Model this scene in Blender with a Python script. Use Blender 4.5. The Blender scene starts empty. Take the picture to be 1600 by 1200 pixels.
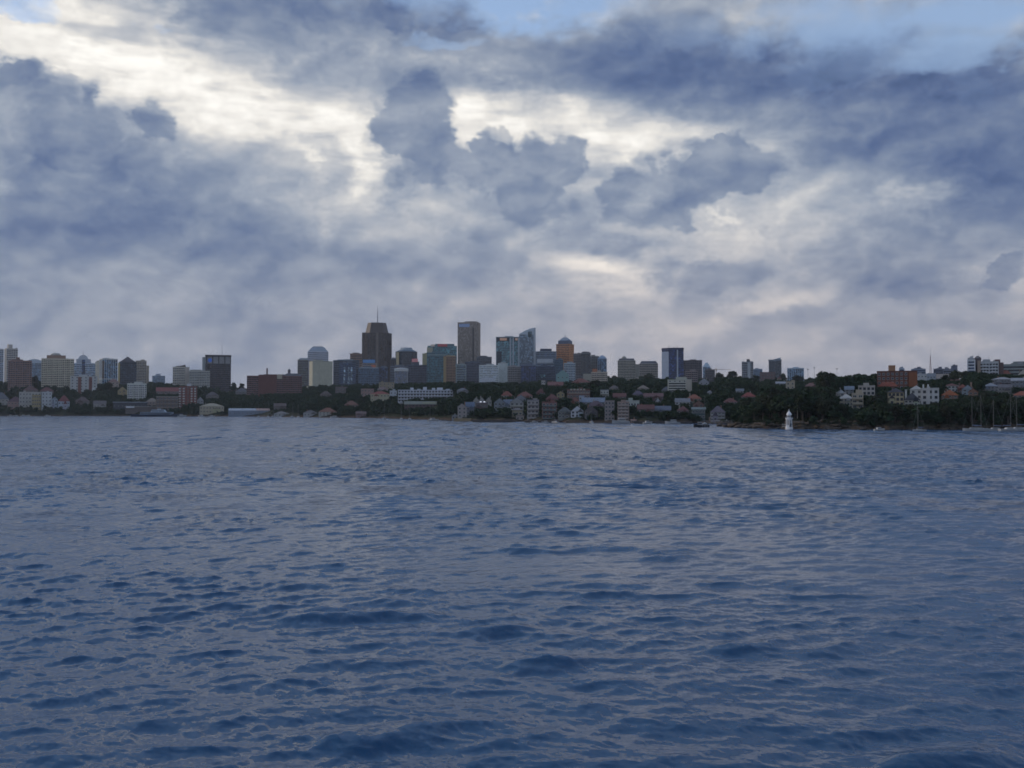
import bpy, bmesh, math, random
import numpy as np
from mathutils import Vector, Matrix

scene = bpy.context.scene
col = scene.collection
R = math.radians

# ------------------------------------------------------------------ camera
F_PX, CX, CY, CAM_H, HORIZON_Y = 1570.0, 800.0, 600.0, 8.0, 641.5
PITCH = math.atan((HORIZON_Y - CY) / F_PX)
cam_data = bpy.data.cameras.new('camera')
cam_data.sensor_width = 36.0
cam_data.lens = 36.0 * F_PX / 1600.0
cam_data.clip_start = 0.5
cam_data.clip_end = 30000.0
cam = bpy.data.objects.new('camera', cam_data)
cam.location = (0, 0, CAM_H)
cam.rotation_euler = (R(90) + PITCH, 0, 0)
col.objects.link(cam)
scene.camera = cam


def pix_dir(px, py):
    """Direction through a photograph pixel (camera looks along +Y)."""
    a, b = (px - CX) / F_PX, -(py - CY) / F_PX
    c, s = math.cos(PITCH), math.sin(PITCH)
    return Vector((a, c - b * s, s + b * c))


def at(px, py, depth):
    """Point on a pixel's ray at a known depth (metres along +Y)."""
    d = pix_dir(px, py)
    return Vector((0, 0, CAM_H)) + d * (depth / d.y)


# ------------------------------------------------------------------ exposure
scene.render.engine = 'CYCLES'
scene.view_settings.view_transform = 'Standard'
scene.view_settings.look = 'None'
scene.view_settings.exposure = 0.16
scene.view_settings.gamma = 1.0
scene.view_settings.use_curve_mapping = False
scene.cycles.use_denoising = True
scene.cycles.use_adaptive_sampling = True
scene.cycles.adaptive_threshold = 0.02
scene.cycles.adaptive_min_samples = 8
scene.cycles.max_bounces = 6
scene.cycles.volume_bounces = 1
scene.cycles.pixel_filter_type = 'BLACKMAN_HARRIS'
scene.cycles.filter_width = 1.7

# ------------------------------------------------------------------ sun
SUN_AZ, SUN_EL = R(-68.0), R(17.0)          # from the view axis, to the left
sun_dir = Vector((math.sin(SUN_AZ) * math.cos(SUN_EL), math.cos(SUN_AZ) * math.cos(SUN_EL), math.sin(SUN_EL)))
sun_data = bpy.data.lights.new('sun', 'SUN')
sun_data.energy = 1.1
sun_data.angle = R(12.0)
sun_data.color = (1.0, 0.80, 0.58)
sun = bpy.data.objects.new('sun', sun_data)
sun.rotation_euler = sun_dir.to_track_quat('Z', 'Y').to_euler()
sun.location = (-200, 100, 400)
col.objects.link(sun)


def srgb(r, g, b):
    def f(v):
        v /= 255.0
        return v / 12.92 if v <= 0.04045 else ((v + 0.055) / 1.055) ** 2.4
    return (f(r), f(g), f(b), 1.0)


# ------------------------------------------------------------------ sky: Nishita blue behind broken evening cloud
world = bpy.data.worlds.new('World')
scene.world = world
world.use_nodes = True
wt = world.node_tree
wt.nodes.clear()


class NT:
    """Tiny node-tree helper."""
    def __init__(self, tree):
        self.t = tree

    def node(self, kind, ins=(), **props):
        n = self.t.nodes.new(kind)
        for k, v in props.items():
            setattr(n, k, v)
        for k, v in (ins.items() if isinstance(ins, dict) else enumerate(ins)):
            if v is None:
                continue
            if isinstance(v, bpy.types.NodeSocket):
                self.t.links.new(v, n.inputs[k])
            else:
                n.inputs[k].default_value = v
        return n

    def math(self, op, a, b=0.0, c=0.0, clamp=False):
        n = self.node('ShaderNodeMath', (a, b, c), operation=op, use_clamp=clamp)
        return n.outputs[0]

    def vec(self, op, a, b=None, scale=None):
        n = self.node('ShaderNodeVectorMath', (a, b), operation=op)
        if scale is not None:
            if isinstance(scale, bpy.types.NodeSocket):
                self.t.links.new(scale, n.inputs['Scale'])
            else:
                n.inputs['Scale'].default_value = scale
        return n

    def ramp(self, fac, stops, interp='LINEAR'):
        n = self.node('ShaderNodeValToRGB', (fac,))
        cr = n.color_ramp
        cr.interpolation = interp
        while len(cr.elements) < len(stops):
            cr.elements.new(0.5)
        for e, (p, c) in zip(cr.elements, stops):
            e.position, e.color = p, c
        return n.outputs[0]

    def smooth(self, v, a, b, lo=0.0, hi=1.0):
        n = self.node('ShaderNodeMapRange', (v, a, b, lo, hi), interpolation_type='SMOOTHSTEP')
        return n.outputs[0]

    def noise(self, vec, scale, detail=4.0, rough=0.5, dist=0.0, lac=2.0):
        return self.node('ShaderNodeTexNoise', {'Vector': vec, 'Scale': scale, 'Detail': detail,
                         'Roughness': rough, 'Distortion': dist, 'Lacunarity': lac})


def pix_uv(px, py):
    d = pix_dir(px, py).normalized()
    return math.atan2(d.x, d.y) * 15.7, math.asin(d.z) * 15.7
W = NT(wt)
direction = W.node('ShaderNodeTexCoord').outputs['Generated']
sep = W.node('ShaderNodeSeparateXYZ', (direction,)).outputs
az = W.math('MULTIPLY', W.math('ARCTAN2', sep[0], sep[1]), 15.7)
el = W.math('MULTIPLY', W.math('ARCSINE', sep[2]), 15.7)
P = W.node('ShaderNodeCombineXYZ', (az, el, 0.0)).outputs[0]
# noise space: about one unit per 100 photo pixels, drawn out sideways a little
Q = W.vec('MULTIPLY', direction, (15.7, 15.7, 24.0)).outputs[0]


def warp(base, scale, detail, rough, amp, shift):
    q = W.vec('ADD', Q, shift).outputs[0]
    n = W.noise(q, scale, detail, rough).outputs['Color']
    n = W.vec('SUBTRACT', n, (0.5, 0.5, 0.5)).outputs[0]
    n = W.vec('MULTIPLY', n, (amp, amp * 0.75, 0.0)).outputs[0]
    return W.vec('ADD', base, n).outputs[0]


P_soft = warp(P, 0.45, 3.0, 0.55, 2.0, (3.1, 0.0, 7.7))
P_edge = warp(P, 1.1, 7.0, 0.64, 1.1, (9.4, 2.0, 1.3))
cells = [W.node('ShaderNodeTexVoronoi', {'Vector': P_edge, 'Scale': sc_, 'Randomness': 1.0},
                feature='F1', voronoi_dimensions='2D').outputs['Distance'] for sc_ in (1.25, 3.1)]
puff = W.math('ADD', W.math('MULTIPLY_ADD', cells[0], 0.50, -0.24), W.math('MULTIPLY', cells[1], 0.22))
Qw0 = W.vec('ADD', Q, W.vec('MULTIPLY', W.vec('SUBTRACT', P_edge, P).outputs[0], (0.7, 0.0, 0.0)).outputs[0]).outputs[0]
rotated = {}


def blob(px, py, rx, ry, amp, soft=0.9, rot=0, kind='soft'):
    """One lobe of cloud (or gap): centre and radii as angles read off the photograph."""
    u, v = pix_uv(px, py)
    base = P_soft if kind == 'soft' else P_edge
    if rot:
        if (rot, base) not in rotated:
            rotated[rot, base] = W.node('ShaderNodeVectorRotate', {'Vector': base, 'Angle': R(-rot)}, rotation_type='Z_AXIS').outputs[0]
        base = rotated[rot, base]
        c, s_ = math.cos(R(-rot)), math.sin(R(-rot))
        u, v = c * u - s_ * v, s_ * u + c * v
    ix, iy = 100.0 / rx, 100.0 / ry
    m = W.node('ShaderNodeVectorMath', (base, (ix, iy, 0), (-u * ix, -v * iy, 0)), operation='MULTIPLY_ADD').outputs[0]
    d = W.vec('LENGTH', m).outputs['Value']
    if kind == 'puff':
        d = W.math('ADD', d, puff)
    return W.smooth(d, 1.0 + soft * 0.6, max(0.0, 1.0 - soft), 0.0, amp)


def total(items):
    s = None
    for it in items:
        b = blob(*it[:5], **(it[5] if len(it) > 5 else {}))
        s = b if s is None else W.math('ADD', s, b)
    return s


S = dict(soft=0.9)
E = dict(kind='edge', soft=0.5)
U = dict(kind='puff', soft=0.22)
# luminance of the cloud deck: + gaps and thin sunlit cloud, - thick cloud
bright = [
    (90, 80, 270, 66, .30, dict(kind='edge', soft=.85, rot=-8)), (350, 165, 260, 44, .26, dict(kind='edge', soft=.8, rot=-12)),
    (500, 170, 130, 45, .22, dict(kind='edge', soft=.9, rot=-10)), (180, 35, 150, 45, .15, E),
    (850, 195, 225, 46, .29, dict(kind='edge', soft=.8, rot=-8)), (760, 185, 80, 60, .16, E), (1010, 215, 120, 45, .12, E),
    (562, 262, 24, 46, .30, dict(kind='edge', soft=.8)), (632, 262, 44, 30, .20, dict(kind='edge', soft=.9)), (487, 240, 18, 14, .12, E),
    (950, 428, 74, 30, .26, dict(kind='edge', soft=.95, rot=-12)), (930, 415, 120, 55, .09, S),
    (1440, 302, 66, 18, .24, dict(kind='edge', soft=.95)), (1240, 466, 70, 12, .12, dict(kind='edge', soft=.95)), (1400, 300, 120, 40, .05, S),
    (1548, 408, 22, 20, .22, dict(kind='edge', soft=.95)), (1590, 450, 60, 40, .14, dict(kind='edge', soft=.95)),
    (1500, 533, 130, 14, .12, dict(kind='edge', soft=.95)), (900, 530, 70, 12, .10, dict(kind='edge', soft=.95)),
    (760, 510, 80, 26, .06, S), (1060, 420, 260, 110, .05, S), (1190, 330, 200, 90, .05, S), (1150, 520, 330, 50, .06, S),
    (1180, 205, 170, 18, .13, dict(kind='edge', soft=.95, rot=-5)), (1130, 338, 26, 9, .22, dict(kind='edge', soft=.95)),
    (740, 100, 170, 60, .10, S), (430, 270, 200, 110, .08, S), (800, 6, 60, 20, .24, E), (925, 15, 40, 22, .20, E),
    (100, 415, 160, 26, .05, S), (620, 300, 130, 60, .06, S), (960, 260, 60, 90, .08, S), (300, 85, 180, 60, .10, S),
]
dark = [
    (130, 330, 320, 95, -.15, S), (20, 130, 70, 30, -.10, E),
    (270, 345, 170, 45, -.06, S),
    (480, 15, 270, 55, -.14, dict(kind='edge', soft=.6)), (665, 22, 90, 38, -.12, dict(kind='edge', soft=.4)), (300, 5, 70, 24, -.08, E),
    (430, 80, 170, 50, -.06, S), (700, 130, 140, 30, -.05, S),
    (890, 335, 80, 45, -.05, S),
    (1080, 95, 330, 50, -.20, dict(kind='edge', soft=.8, rot=-5)), (1380, 165, 350, 90, -.24, dict(kind='soft', soft=.8, rot=-12)),
    (1560, 240, 210, 90, -.20, S), (840, 112, 180, 34, -.06, S),
    (1430, 400, 130, 95, -.10, dict(kind='puff', soft=.6)), (1470, 470, 150, 75, -.07, S), (1560, 340, 120, 50, -.06, S),
    (1100, 430, 110, 34, -.08, dict(kind='puff', soft=.5)), (1250, 487, 80, 22, -.08, dict(kind='edge', soft=.7)), (1420, 515, 140, 20, -.06, E),
    (640, 420, 300, 45, -.08, S), (960, 385, 60, 12, -.05, E), (200, 490, 380, 50, -.04, S), (450, 385, 160, 20, -.04, S),
]
def C(soft):
    return dict(kind='puff', soft=soft)


cumulus = [
    (648, 180, 78, 66, 1.0, C(.30)), (660, 250, 62, 60, .8, C(.4)), (720, 270, 80, 50, .7, C(.5)), (690, 330, 150, 50, .5, C(.8)),
    (862, 248, 58, 50, 1.0, C(.26)), (800, 275, 90, 44, .9, C(.33)), (850, 315, 110, 50, .8, C(.5)), (775, 222, 34, 26, .7, C(.33)),
    (1150, 262, 72, 52, 1.0, C(.26)), (1115, 235, 42, 28, .8, C(.30)), (1050, 290, 120, 56, 1.0, C(.33)), (1000, 330, 90, 44, .9, C(.5)),
    (1046, 222, 26, 14, .4, C(.5)), (40, 190, 130, 80, .8, C(.35)), (150, 230, 120, 60, .7, C(.5)), (235, 195, 42, 26, .7, C(.33)),
    (60, 120, 60, 22, .6, C(.5)), (330, 270, 110, 60, .3, C(.6)), (600, 300, 60, 40, .4, C(.6)), (520, 250, 36, 44, .35, C(.4)),
    (665, 20, 90, 40, .8, C(.35)), (560, 20, 110, 44, .6, C(.5)), (400, 20, 120, 40, .6, C(.5)),
    (1430, 400, 120, 80, .7, C(.5)), (1500, 470, 100, 50, .6, C(.6)), (1590, 420, 50, 26, .7, C(.33)), (1100, 425, 110, 32, .7, C(.35)),
    (1245, 487, 76, 20, .6, C(.4)), (1310, 275, 44, 30, .25, C(.5)),
]
cum = W.math('MINIMUM', total(cumulus), 1.0)
lit, thick = total(bright), total(dark)
streak = W.noise(W.vec('MULTIPLY', Qw0, (0.55, 0.55, 1.5)).outputs[0], 1.3, 4.0, 0.55).outputs['Fac']
lit = W.math('MULTIPLY', lit, W.smooth(streak, 0.30, 0.66, 0.34, 1.22))
# overlapping masses saturate instead of adding up without end
thick = W.math('MULTIPLY', W.math('TANH', W.math('MULTIPLY', thick, 4.6)), 0.225)
lit = W.math('MULTIPLY', W.math('TANH', W.math('MULTIPLY', lit, 1.7)), 0.365)
thick = W.math('MULTIPLY', thick, W.math('SUBTRACT', 1.0, W.math('MULTIPLY', lit, 0.9)))
lum = W.math('ADD', W.math('ADD', lit, thick), 0.615)
# nearer heaped cloud stands in front: grey-blue body, paler thin rim
cum_lum = W.math('ADD', 0.53, W.math('MULTIPLY', thick, 0.5))
lum = W.math('ADD', W.math('MULTIPLY', lum, W.math('SUBTRACT', 1.0, cum)), W.math('MULTIPLY', cum_lum, cum))
rim = W.math('MULTIPLY', W.math('MULTIPLY', cum, W.math('SUBTRACT', 1.0, cum)), W.math('MULTIPLY_ADD', lit, 0.6, 0.16))
lum = W.math('ADD', lum, rim)
# broad and fine billows, with a relief term lit from the upper left
Qw = Qw0
n_a = W.noise(Qw, 0.65, 5.0, 0.56).outputs['Fac']
n_b = W.noise(W.vec('ADD', Qw, (-0.16, 0.0, 0.26)).outputs[0], 0.65, 5.0, 0.56).outputs['Fac']
lum = W.math('ADD', lum, W.math('MULTIPLY', W.math('SUBTRACT', n_a, 0.5), 0.17))
lum = W.math('ADD', lum, W.math('MULTIPLY', W.math('SUBTRACT', n_a, n_b), 0.44))
# the deck thickens towards the horizon and evens out
low = W.smooth(el, 3.2, 0.3)
lum_h = W.math('ADD', 0.49, W.math('MULTIPLY', W.smooth(az, -6.0, 5.0), 0.07))
lum = W.math('ADD', W.math('MULTIPLY', lum, W.math('SUBTRACT', 1.0, W.math('MULTIPLY', low, 0.45))),
             W.math('MULTIPLY', lum_h, W.math('MULTIPLY', low, 0.45)))
cloud = W.ramp(lum, [(0.30, srgb(66, 84, 120)), (0.38, srgb(83, 101, 138)), (0.45, srgb(103, 119, 149)), (0.52, srgb(125, 138, 160)),
                     (0.60, srgb(151, 160, 175)), (0.70, srgb(188, 190, 194)), (0.80, srgb(224, 221, 216)),
                     (0.90, srgb(250, 247, 241)), (1.0, srgb(255, 254, 250))])
# slight warm cast in the low cloud to the right
# clear blue breaks
hole = total([(850, 18, 120, 34, .9, dict(kind='edge', soft=.6)), (690, 66, 60, 10, .4, E), (1440, 30, 280, 34, .6, dict(kind='edge', soft=.9)),
              (1290, 10, 150, 24, .3, S), (1500, 85, 120, 22, .5, E), (30, 12, 70, 16, .8, E), (240, 45, 60, 12, .4, E),
              (1700, -60, 500, 130, .55, S), (760, -70, 350, 90, .7, E)])
hole_n = W.noise(Q, 0.9, 4.0, 0.6).outputs['Fac']
# overhead the deck breaks up into blue, as it starts to at the top of the photograph
open_up = W.math('MULTIPLY', W.smooth(el, 5.9, 7.3), 1.2)
hole = W.math('ADD', hole, open_up)
hole = W.math('SUBTRACT', hole, W.math('MULTIPLY', W.smooth(hole_n, 0.42, 0.75), 0.75), clamp=True)
sky_node = W.node('ShaderNodeTexSky', sky_type='NISHITA', sun_disc=False, sun_elevation=SUN_EL, sun_rotation=SUN_AZ,
                  altitude=10.0, air_density=1.0, dust_density=0.0, ozone_density=4.0)
SKY_STRENGTH = 0.15
veil = W.node('ShaderNodeMix', data_type='RGBA')
veil.inputs['Factor'].default_value = 0.3
wt.links.new(sky_node.outputs[0], veil.inputs[6])
veil.inputs[7].default_value = [v / SKY_STRENGTH for v in srgb(205, 218, 238)[:3]] + [1.0]
# low cloud is seen through more air: warmer, a little pink
tint = W.node('ShaderNodeMix', data_type='RGBA', blend_type='MULTIPLY')
wt.links.new(W.math('MULTIPLY', W.smooth(el, 3.4, 0.6), W.smooth(az, -9.0, 3.0, 0.45, 1.0)), tint.inputs['Factor'])
wt.links.new(cloud, tint.inputs[6])
tint.inputs[7].default_value = (1.10, 0.985, 0.93, 1.0)
cloud_s = W.vec('SCALE', tint.outputs[2], scale=1.0 / SKY_STRENGTH).outputs[0]
mix = W.node('ShaderNodeMix', data_type='RGBA')
wt.links.new(hole, mix.inputs['Factor'])
wt.links.new(cloud_s, mix.inputs[6])
wt.links.new(veil.outputs[2], mix.inputs[7])
bg = W.node('ShaderNodeBackground', (mix.outputs[2], SKY_STRENGTH))
out = W.node('ShaderNodeOutputWorld', (bg.outputs[0],))
world.cycles.sampling_method = 'MANUAL'
world.cycles.sample_map_resolution = 256
rng = random.Random(7)


# ------------------------------------------------------------------ materials
def new_mat(name):
    m = bpy.data.materials.new(name)
    m.use_nodes = True
    m.node_tree.nodes.clear()
    return m, NT(m.node_tree)


def finish(m, n, shader):
    n.node('ShaderNodeOutputMaterial', {'Surface': shader})
    return m


MATS = {}


def wall_mat(rgb, rough=0.8, var=0.22, scale=0.12, metallic=0.0):
    """Painted or rendered wall: colour with blotchy wear and vertical streaks."""
    key = ('wall', tuple(rgb), rough, var, metallic)
    if key in MATS:
        return MATS[key]
    m, n = new_mat('wall_%02x%02x%02x' % tuple(int(255 * min(1, c)) for c in rgb[:3]))
    tc = n.node('ShaderNodeTexCoord').outputs['Object']
    oi = n.node('ShaderNodeObjectInfo').outputs['Random']
    v = n.vec('ADD', tc, n.node('ShaderNodeCombineXYZ', (n.math('MULTIPLY', oi, 90.0), 0.0, 0.0)).outputs[0]).outputs[0]
    blot = n.noise(v, scale, 5.0, 0.6).outputs['Fac']
    streak = n.noise(n.vec('MULTIPLY', v, (1.3, 1.3, 0.12)).outputs[0], 0.8, 3.0, 0.6).outputs['Fac']
    f = n.math('ADD', n.math('MULTIPLY', n.math('SUBTRACT', blot, 0.5), var * 2.2), n.math('MULTIPLY', n.math('SUBTRACT', streak, 0.5), var * 1.6))
    f = n.math('ADD', f, 1.0)
    c = n.vec('SCALE', tuple(rgb[:3]), scale=f).outputs[0]
    b = n.node('ShaderNodeBsdfPrincipled', {'Base Color': c, 'Roughness': rough, 'Metallic': metallic})
    return MATS.setdefault(key, finish(m, n, b.outputs[0]))


def glass_mat(rgb=(0.03, 0.045, 0.07), rough=0.12):
    """Window glass seen from outside: dark, glossy, panes varying a little."""
    key = ('glass', tuple(rgb), rough)
    if key in MATS:
        return MATS[key]
    m, n = new_mat('glass_%02x%02x%02x' % tuple(int(255 * min(1, c)) for c in rgb[:3]))
    tc = n.node('ShaderNodeTexCoord').outputs['Object']
    cell = n.node('ShaderNodeTexVoronoi', {'Vector': n.vec('MULTIPLY', tc, (0.4, 0.4, 0.3)).outputs[0], 'Scale': 1.0}).outputs['Color']
    s = n.node('ShaderNodeSeparateXYZ', (cell,)).outputs[0]
    c = n.vec('SCALE', tuple(rgb[:3]), scale=n.math('MULTIPLY_ADD', n.math('POWER', s, 3.0), 2.6, 0.5)).outputs[0]
    b = n.node('ShaderNodeBsdfPrincipled', {'Base Color': c, 'Roughness': rough, 'IOR': 1.5})
    return MATS.setdefault(key, finish(m, n, b.outputs[0]))


def roof_mat(rgb, course=0.35):
    """Tiled or sheet roof with fine courses as relief and patchy colour."""
    key = ('roof', tuple(rgb))
    if key in MATS:
        return MATS[key]
    m, n = new_mat('roof_%02x%02x%02x' % tuple(int(255 * min(1, c)) for c in rgb[:3]))
    tc = n.node('ShaderNodeTexCoord').outputs['Object']
    blot = n.noise(tc, 0.5, 6.0, 0.65).outputs['Fac']
    wave = n.node('ShaderNodeTexWave', {'Vector': tc, 'Scale': 1.0 / course, 'Distortion': 0.5}, bands_direction='Z').outputs['Fac']
    c = n.vec('SCALE', tuple(rgb[:3]), scale=n.math('MULTIPLY_ADD', n.math('SUBTRACT', blot, 0.5), 1.1, 1.0)).outputs[0]
    bump = n.node('ShaderNodeBump', {'Strength': 0.4, 'Distance': 0.05, 'Height': wave})
    b = n.node('ShaderNodeBsdfPrincipled', {'Base Color': c, 'Roughness': 0.8, 'Normal': bump.outputs[0]})
    return MATS.setdefault(key, finish(m, n, b.outputs[0]))


def sign_mat(rgb, glow=0.0):
    key = ('sign', tuple(rgb), glow)
    if key in MATS:
        return MATS[key]
    m, n = new_mat('sign_%02x%02x%02x' % tuple(int(255 * min(1, c)) for c in rgb[:3]))
    tc = n.node('ShaderNodeTexCoord').outputs['Object']
    f = n.math('MULTIPLY_ADD', n.noise(tc, 0.6, 2.0).outputs['Fac'], 0.3, 0.85)
    c = n.vec('SCALE', tuple(rgb[:3]), scale=f).outputs[0]
    ins = {'Base Color': c, 'Roughness': 0.4}
    if glow:
        ins['Emission Color'] = c
        ins['Emission Strength'] = glow
    b = n.node('ShaderNodeBsdfPrincipled', ins)
    return MATS.setdefault(key, finish(m, n, b.outputs[0]))


def leaf_mat(name, rgb):
    m, n = new_mat(name)
    geo = n.node('ShaderNodeNewGeometry')
    oi = n.node('ShaderNodeObjectInfo').outputs['Random']
    nz = n.noise(geo.outputs['Position'], 0.35, 4.0, 0.6).outputs['Fac']
    fine = n.noise(geo.outputs['Position'], 2.3, 2.0, 0.6).outputs['Fac']
    f = n.math('ADD', n.math('MULTIPLY_ADD', nz, 1.5, 0.0), n.math('MULTIPLY_ADD', oi, 0.6, -0.2))
    f = n.math('ADD', f, n.math('MULTIPLY_ADD', fine, 0.7, -0.35))
    f = n.math('MAXIMUM', f, 0.25)
    c = n.vec('SCALE', rgb, scale=f).outputs[0]
    hsv = n.node('ShaderNodeHueSaturation', {'Hue': n.math('MULTIPLY_ADD', oi, 0.06, 0.47), 'Saturation': 0.95, 'Color': c})
    b = n.node('ShaderNodeBsdfPrincipled', {'Base Color': hsv.outputs[0], 'Roughness': 0.7, 'Specular IOR Level': 0.12})
    return finish(m, n, b.outputs[0])


def rock_mat():
    m, n = new_mat('sandstone')
    geo = n.node('ShaderNodeNewGeometry').outputs['Position']
    a = n.noise(geo, 0.5, 8.0, 0.65).outputs['Fac']
    strata = n.noise(n.vec('MULTIPLY', geo, (0.15, 0.15, 2.2)).outputs[0], 1.0, 4.0, 0.6).outputs['Fac']
    f = n.math('ADD', n.math('MULTIPLY', a, 0.6), n.math('MULTIPLY', strata, 0.4))
    c = n.ramp(f, [(0.3, (0.035, 0.028, 0.022, 1)), (0.47, (0.055, 0.041, 0.03, 1)), (0.58, (0.10, 0.075, 0.052, 1)), (0.72, (0.19, 0.14, 0.10, 1))])
    bump = n.node('ShaderNodeBump', {'Strength': 0.8, 'Distance': 0.4, 'Height': f})
    b = n.node('ShaderNodeBsdfPrincipled', {'Base Color': c, 'Roughness': 0.9, 'Normal': bump.outputs[0]})
    return finish(m, n, b.outputs[0])


ROCK = rock_mat()
LEAF = leaf_mat('foliage_green', (0.027, 0.043, 0.020))
LEAF_OLIVE = leaf_mat('foliage_olive', (0.036, 0.043, 0.021))
BARK = wall_mat((0.085, 0.07, 0.055), 0.9, 0.3, 0.8)


# ------------------------------------------------------------------ objects
def link(name, data, parent=None, loc=None, mat=None):
    o = bpy.data.objects.new(name, data)
    col.objects.link(o)
    if parent is not None:
        o.parent = parent
    if loc is not None:
        o.location = loc
    if mat is not None and data is not None:
        if isinstance(mat, (list, tuple)):
            for m in mat:
                data.materials.append(m)
        else:
            data.materials.append(mat)
    return o


def tag(o, label=None, cat=None, group=None, kind=None):
    for k, v in (('label', label), ('category', cat), ('group', group), ('kind', kind)):
        if v:
            o[k] = v
    return o


class MB:
    """Collects simple solids into one mesh (local metres: x right, y away, z up)."""
    def __init__(self):
        self.v, self.f, self.m = [], [], []

    def add(self, verts, faces, mi=0):
        b = len(self.v)
        self.v += [tuple(p) for p in verts]
        self.f += [tuple(i + b for i in f) for f in faces]
        self.m += [mi] * len(faces)
        return self

    def box(self, x0, x1, y0, y1, z0, z1, mi=0):
        return self.add([(x0, y0, z0), (x1, y0, z0), (x1, y1, z0), (x0, y1, z0), (x0, y0, z1), (x1, y0, z1), (x1, y1, z1), (x0, y1, z1)],
                        [(0, 3, 2, 1), (4, 5, 6, 7), (0, 1, 5, 4), (1, 2, 6, 5), (2, 3, 7, 6), (3, 0, 4, 7)], mi)

    def prism(self, ring, z0, z1, top=None, mi=0):
        """Upright prism over a counter-clockwise ring; top = (scale, cx, cy) tapers it."""
        n = len(ring)
        t = ring if top is None else [(top[1] + (x - top[1]) * top[0], top[2] + (y - top[2]) * top[0]) for x, y in ring]
        z1s = z1 if isinstance(z1, (list, tuple)) else [z1] * n
        vs = [(x, y, z0) for x, y in ring] + [(x, y, z) for (x, y), z in zip(t, z1s)]
        fs = [tuple(reversed(range(n))), tuple(range(n, 2 * n))] + [(i, (i + 1) % n, n + (i + 1) % n, n + i) for i in range(n)]
        return self.add(vs, fs, mi)

    def gable(self, x0, x1, y0, y1, z0, zr, along='x', over=0.4, mi=0, thick=0.18):
        """Pitched roof: two sloping slabs and its gable ends as one solid."""
        x0, x1, y0, y1 = x0 - over, x1 + over, y0 - over, y1 + over
        if along == 'x':
            ym = (y0 + y1) / 2
            a = [(x0, y0, z0), (x0, y1, z0), (x0, ym, zr), (x1, y0, z0), (x1, y1, z0), (x1, ym, zr)]
        else:
            xm = (x0 + x1) / 2
            a = [(x1, y0, z0), (x0, y0, z0), (xm, y0, zr), (x1, y1, z0), (x0, y1, z0), (xm, y1, zr)]
        return self.add(a, [(0, 2, 1), (3, 4, 5), (0, 3, 5, 2), (1, 2, 5, 4), (0, 1, 4, 3)], mi)

    def hip(self, x0, x1, y0, y1, z0, zr, over=0.45, mi=0):
        x0, x1, y0, y1 = x0 - over, x1 + over, y0 - over, y1 + over
        w, d = x1 - x0, y1 - y0
        e = min(w, d) / 2
        ym, xm = (y0 + y1) / 2, (x0 + x1) / 2
        if w >= d:
            r0, r1 = (x0 + e, ym, zr), (x1 - e - 1e-3, ym, zr)
        else:
            r0, r1 = (xm, y0 + e, zr), (xm, y1 - e - 1e-3, zr)
        v = [(x0, y0, z0), (x1, y0, z0), (x1, y1, z0), (x0, y1, z0), r0, r1]
        if w >= d:
            f = [(0, 1, 5, 4), (1, 2, 5), (2, 3, 4, 5), (3, 0, 4), (0, 3, 2, 1)]
        else:
            f = [(0, 1, 4), (1, 2, 5, 4), (2, 3, 5), (3, 0, 4, 5), (0, 3, 2, 1)]
        return self.add(v, f, mi)

    def tube(self, p, q, r0, r1=None, n=8, mi=0):
        p, q = Vector(p), Vector(q)
        r1 = r0 if r1 is None else r1
        a = (q - p).normalized()
        u = a.orthogonal().normalized()
        w = a.cross(u)
        vs = []
        for c, r in ((p, r0), (q, r1)):
            for i in range(n):
                t = 2 * math.pi * i / n
                vs.append(c + (u * math.cos(t) + w * math.sin(t)) * r)
        fs = [(i, (i + 1) % n, n + (i + 1) % n, n + i) for i in range(n)] + [tuple(reversed(range(n))), tuple(range(n, 2 * n))]
        return self.add(vs, fs, mi)

    def lathe(self, prof, n=16, cx=0.0, cy=0.0, mi=0):
        vs = [(cx + r * math.cos(2 * math.pi * i / n), cy + r * math.sin(2 * math.pi * i / n), z) for r, z in prof for i in range(n)]
        fs = [(j * n + i, j * n + (i + 1) % n, (j + 1) * n + (i + 1) % n, (j + 1) * n + i) for j in range(len(prof) - 1) for i in range(n)]
        fs += [tuple(reversed(range(n))), tuple(range((len(prof) - 1) * n, len(prof) * n))]
        return self.add(vs, fs, mi)

    def mesh(self, name):
        me = bpy.data.meshes.new(name)
        me.from_pydata(self.v, [], self.f)
        if any(self.m):
            me.polygons.foreach_set('material_index', self.m)
        me.update()
        return me

    def build(self, name, mat, parent=None, loc=None, smooth=False):
        me = self.mesh(name)
        if smooth:
            me.polygons.foreach_set('use_smooth', [True] * len(me.polygons))
        return link(name, me, parent, loc, mat)


def grid_mesh(name, X, Y, Z, smooth=True):
    nr, nc = X.shape
    me = bpy.data.meshes.new(name)
    me.vertices.add(nr * nc)
    me.vertices.foreach_set('co', np.stack([X, Y, Z], -1).astype(np.float32).ravel())
    i = np.arange(nr * nc).reshape(nr, nc)
    q = np.stack([i[:-1, :-1], i[:-1, 1:], i[1:, 1:], i[1:, :-1]], -1).reshape(-1, 4)
    set_quads(me, q, smooth)
    return me


def set_quads(me, q, smooth=True):
    n = len(q)
    me.loops.add(n * 4)
    me.polygons.add(n)
    me.loops.foreach_set('vertex_index', q.astype(np.int32).ravel())
    me.polygons.foreach_set('loop_start', np.arange(0, n * 4, 4, dtype=np.int32))
    me.polygons.foreach_set('use_smooth', np.full(n, smooth))
    me.update(calc_edges=True)


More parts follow.
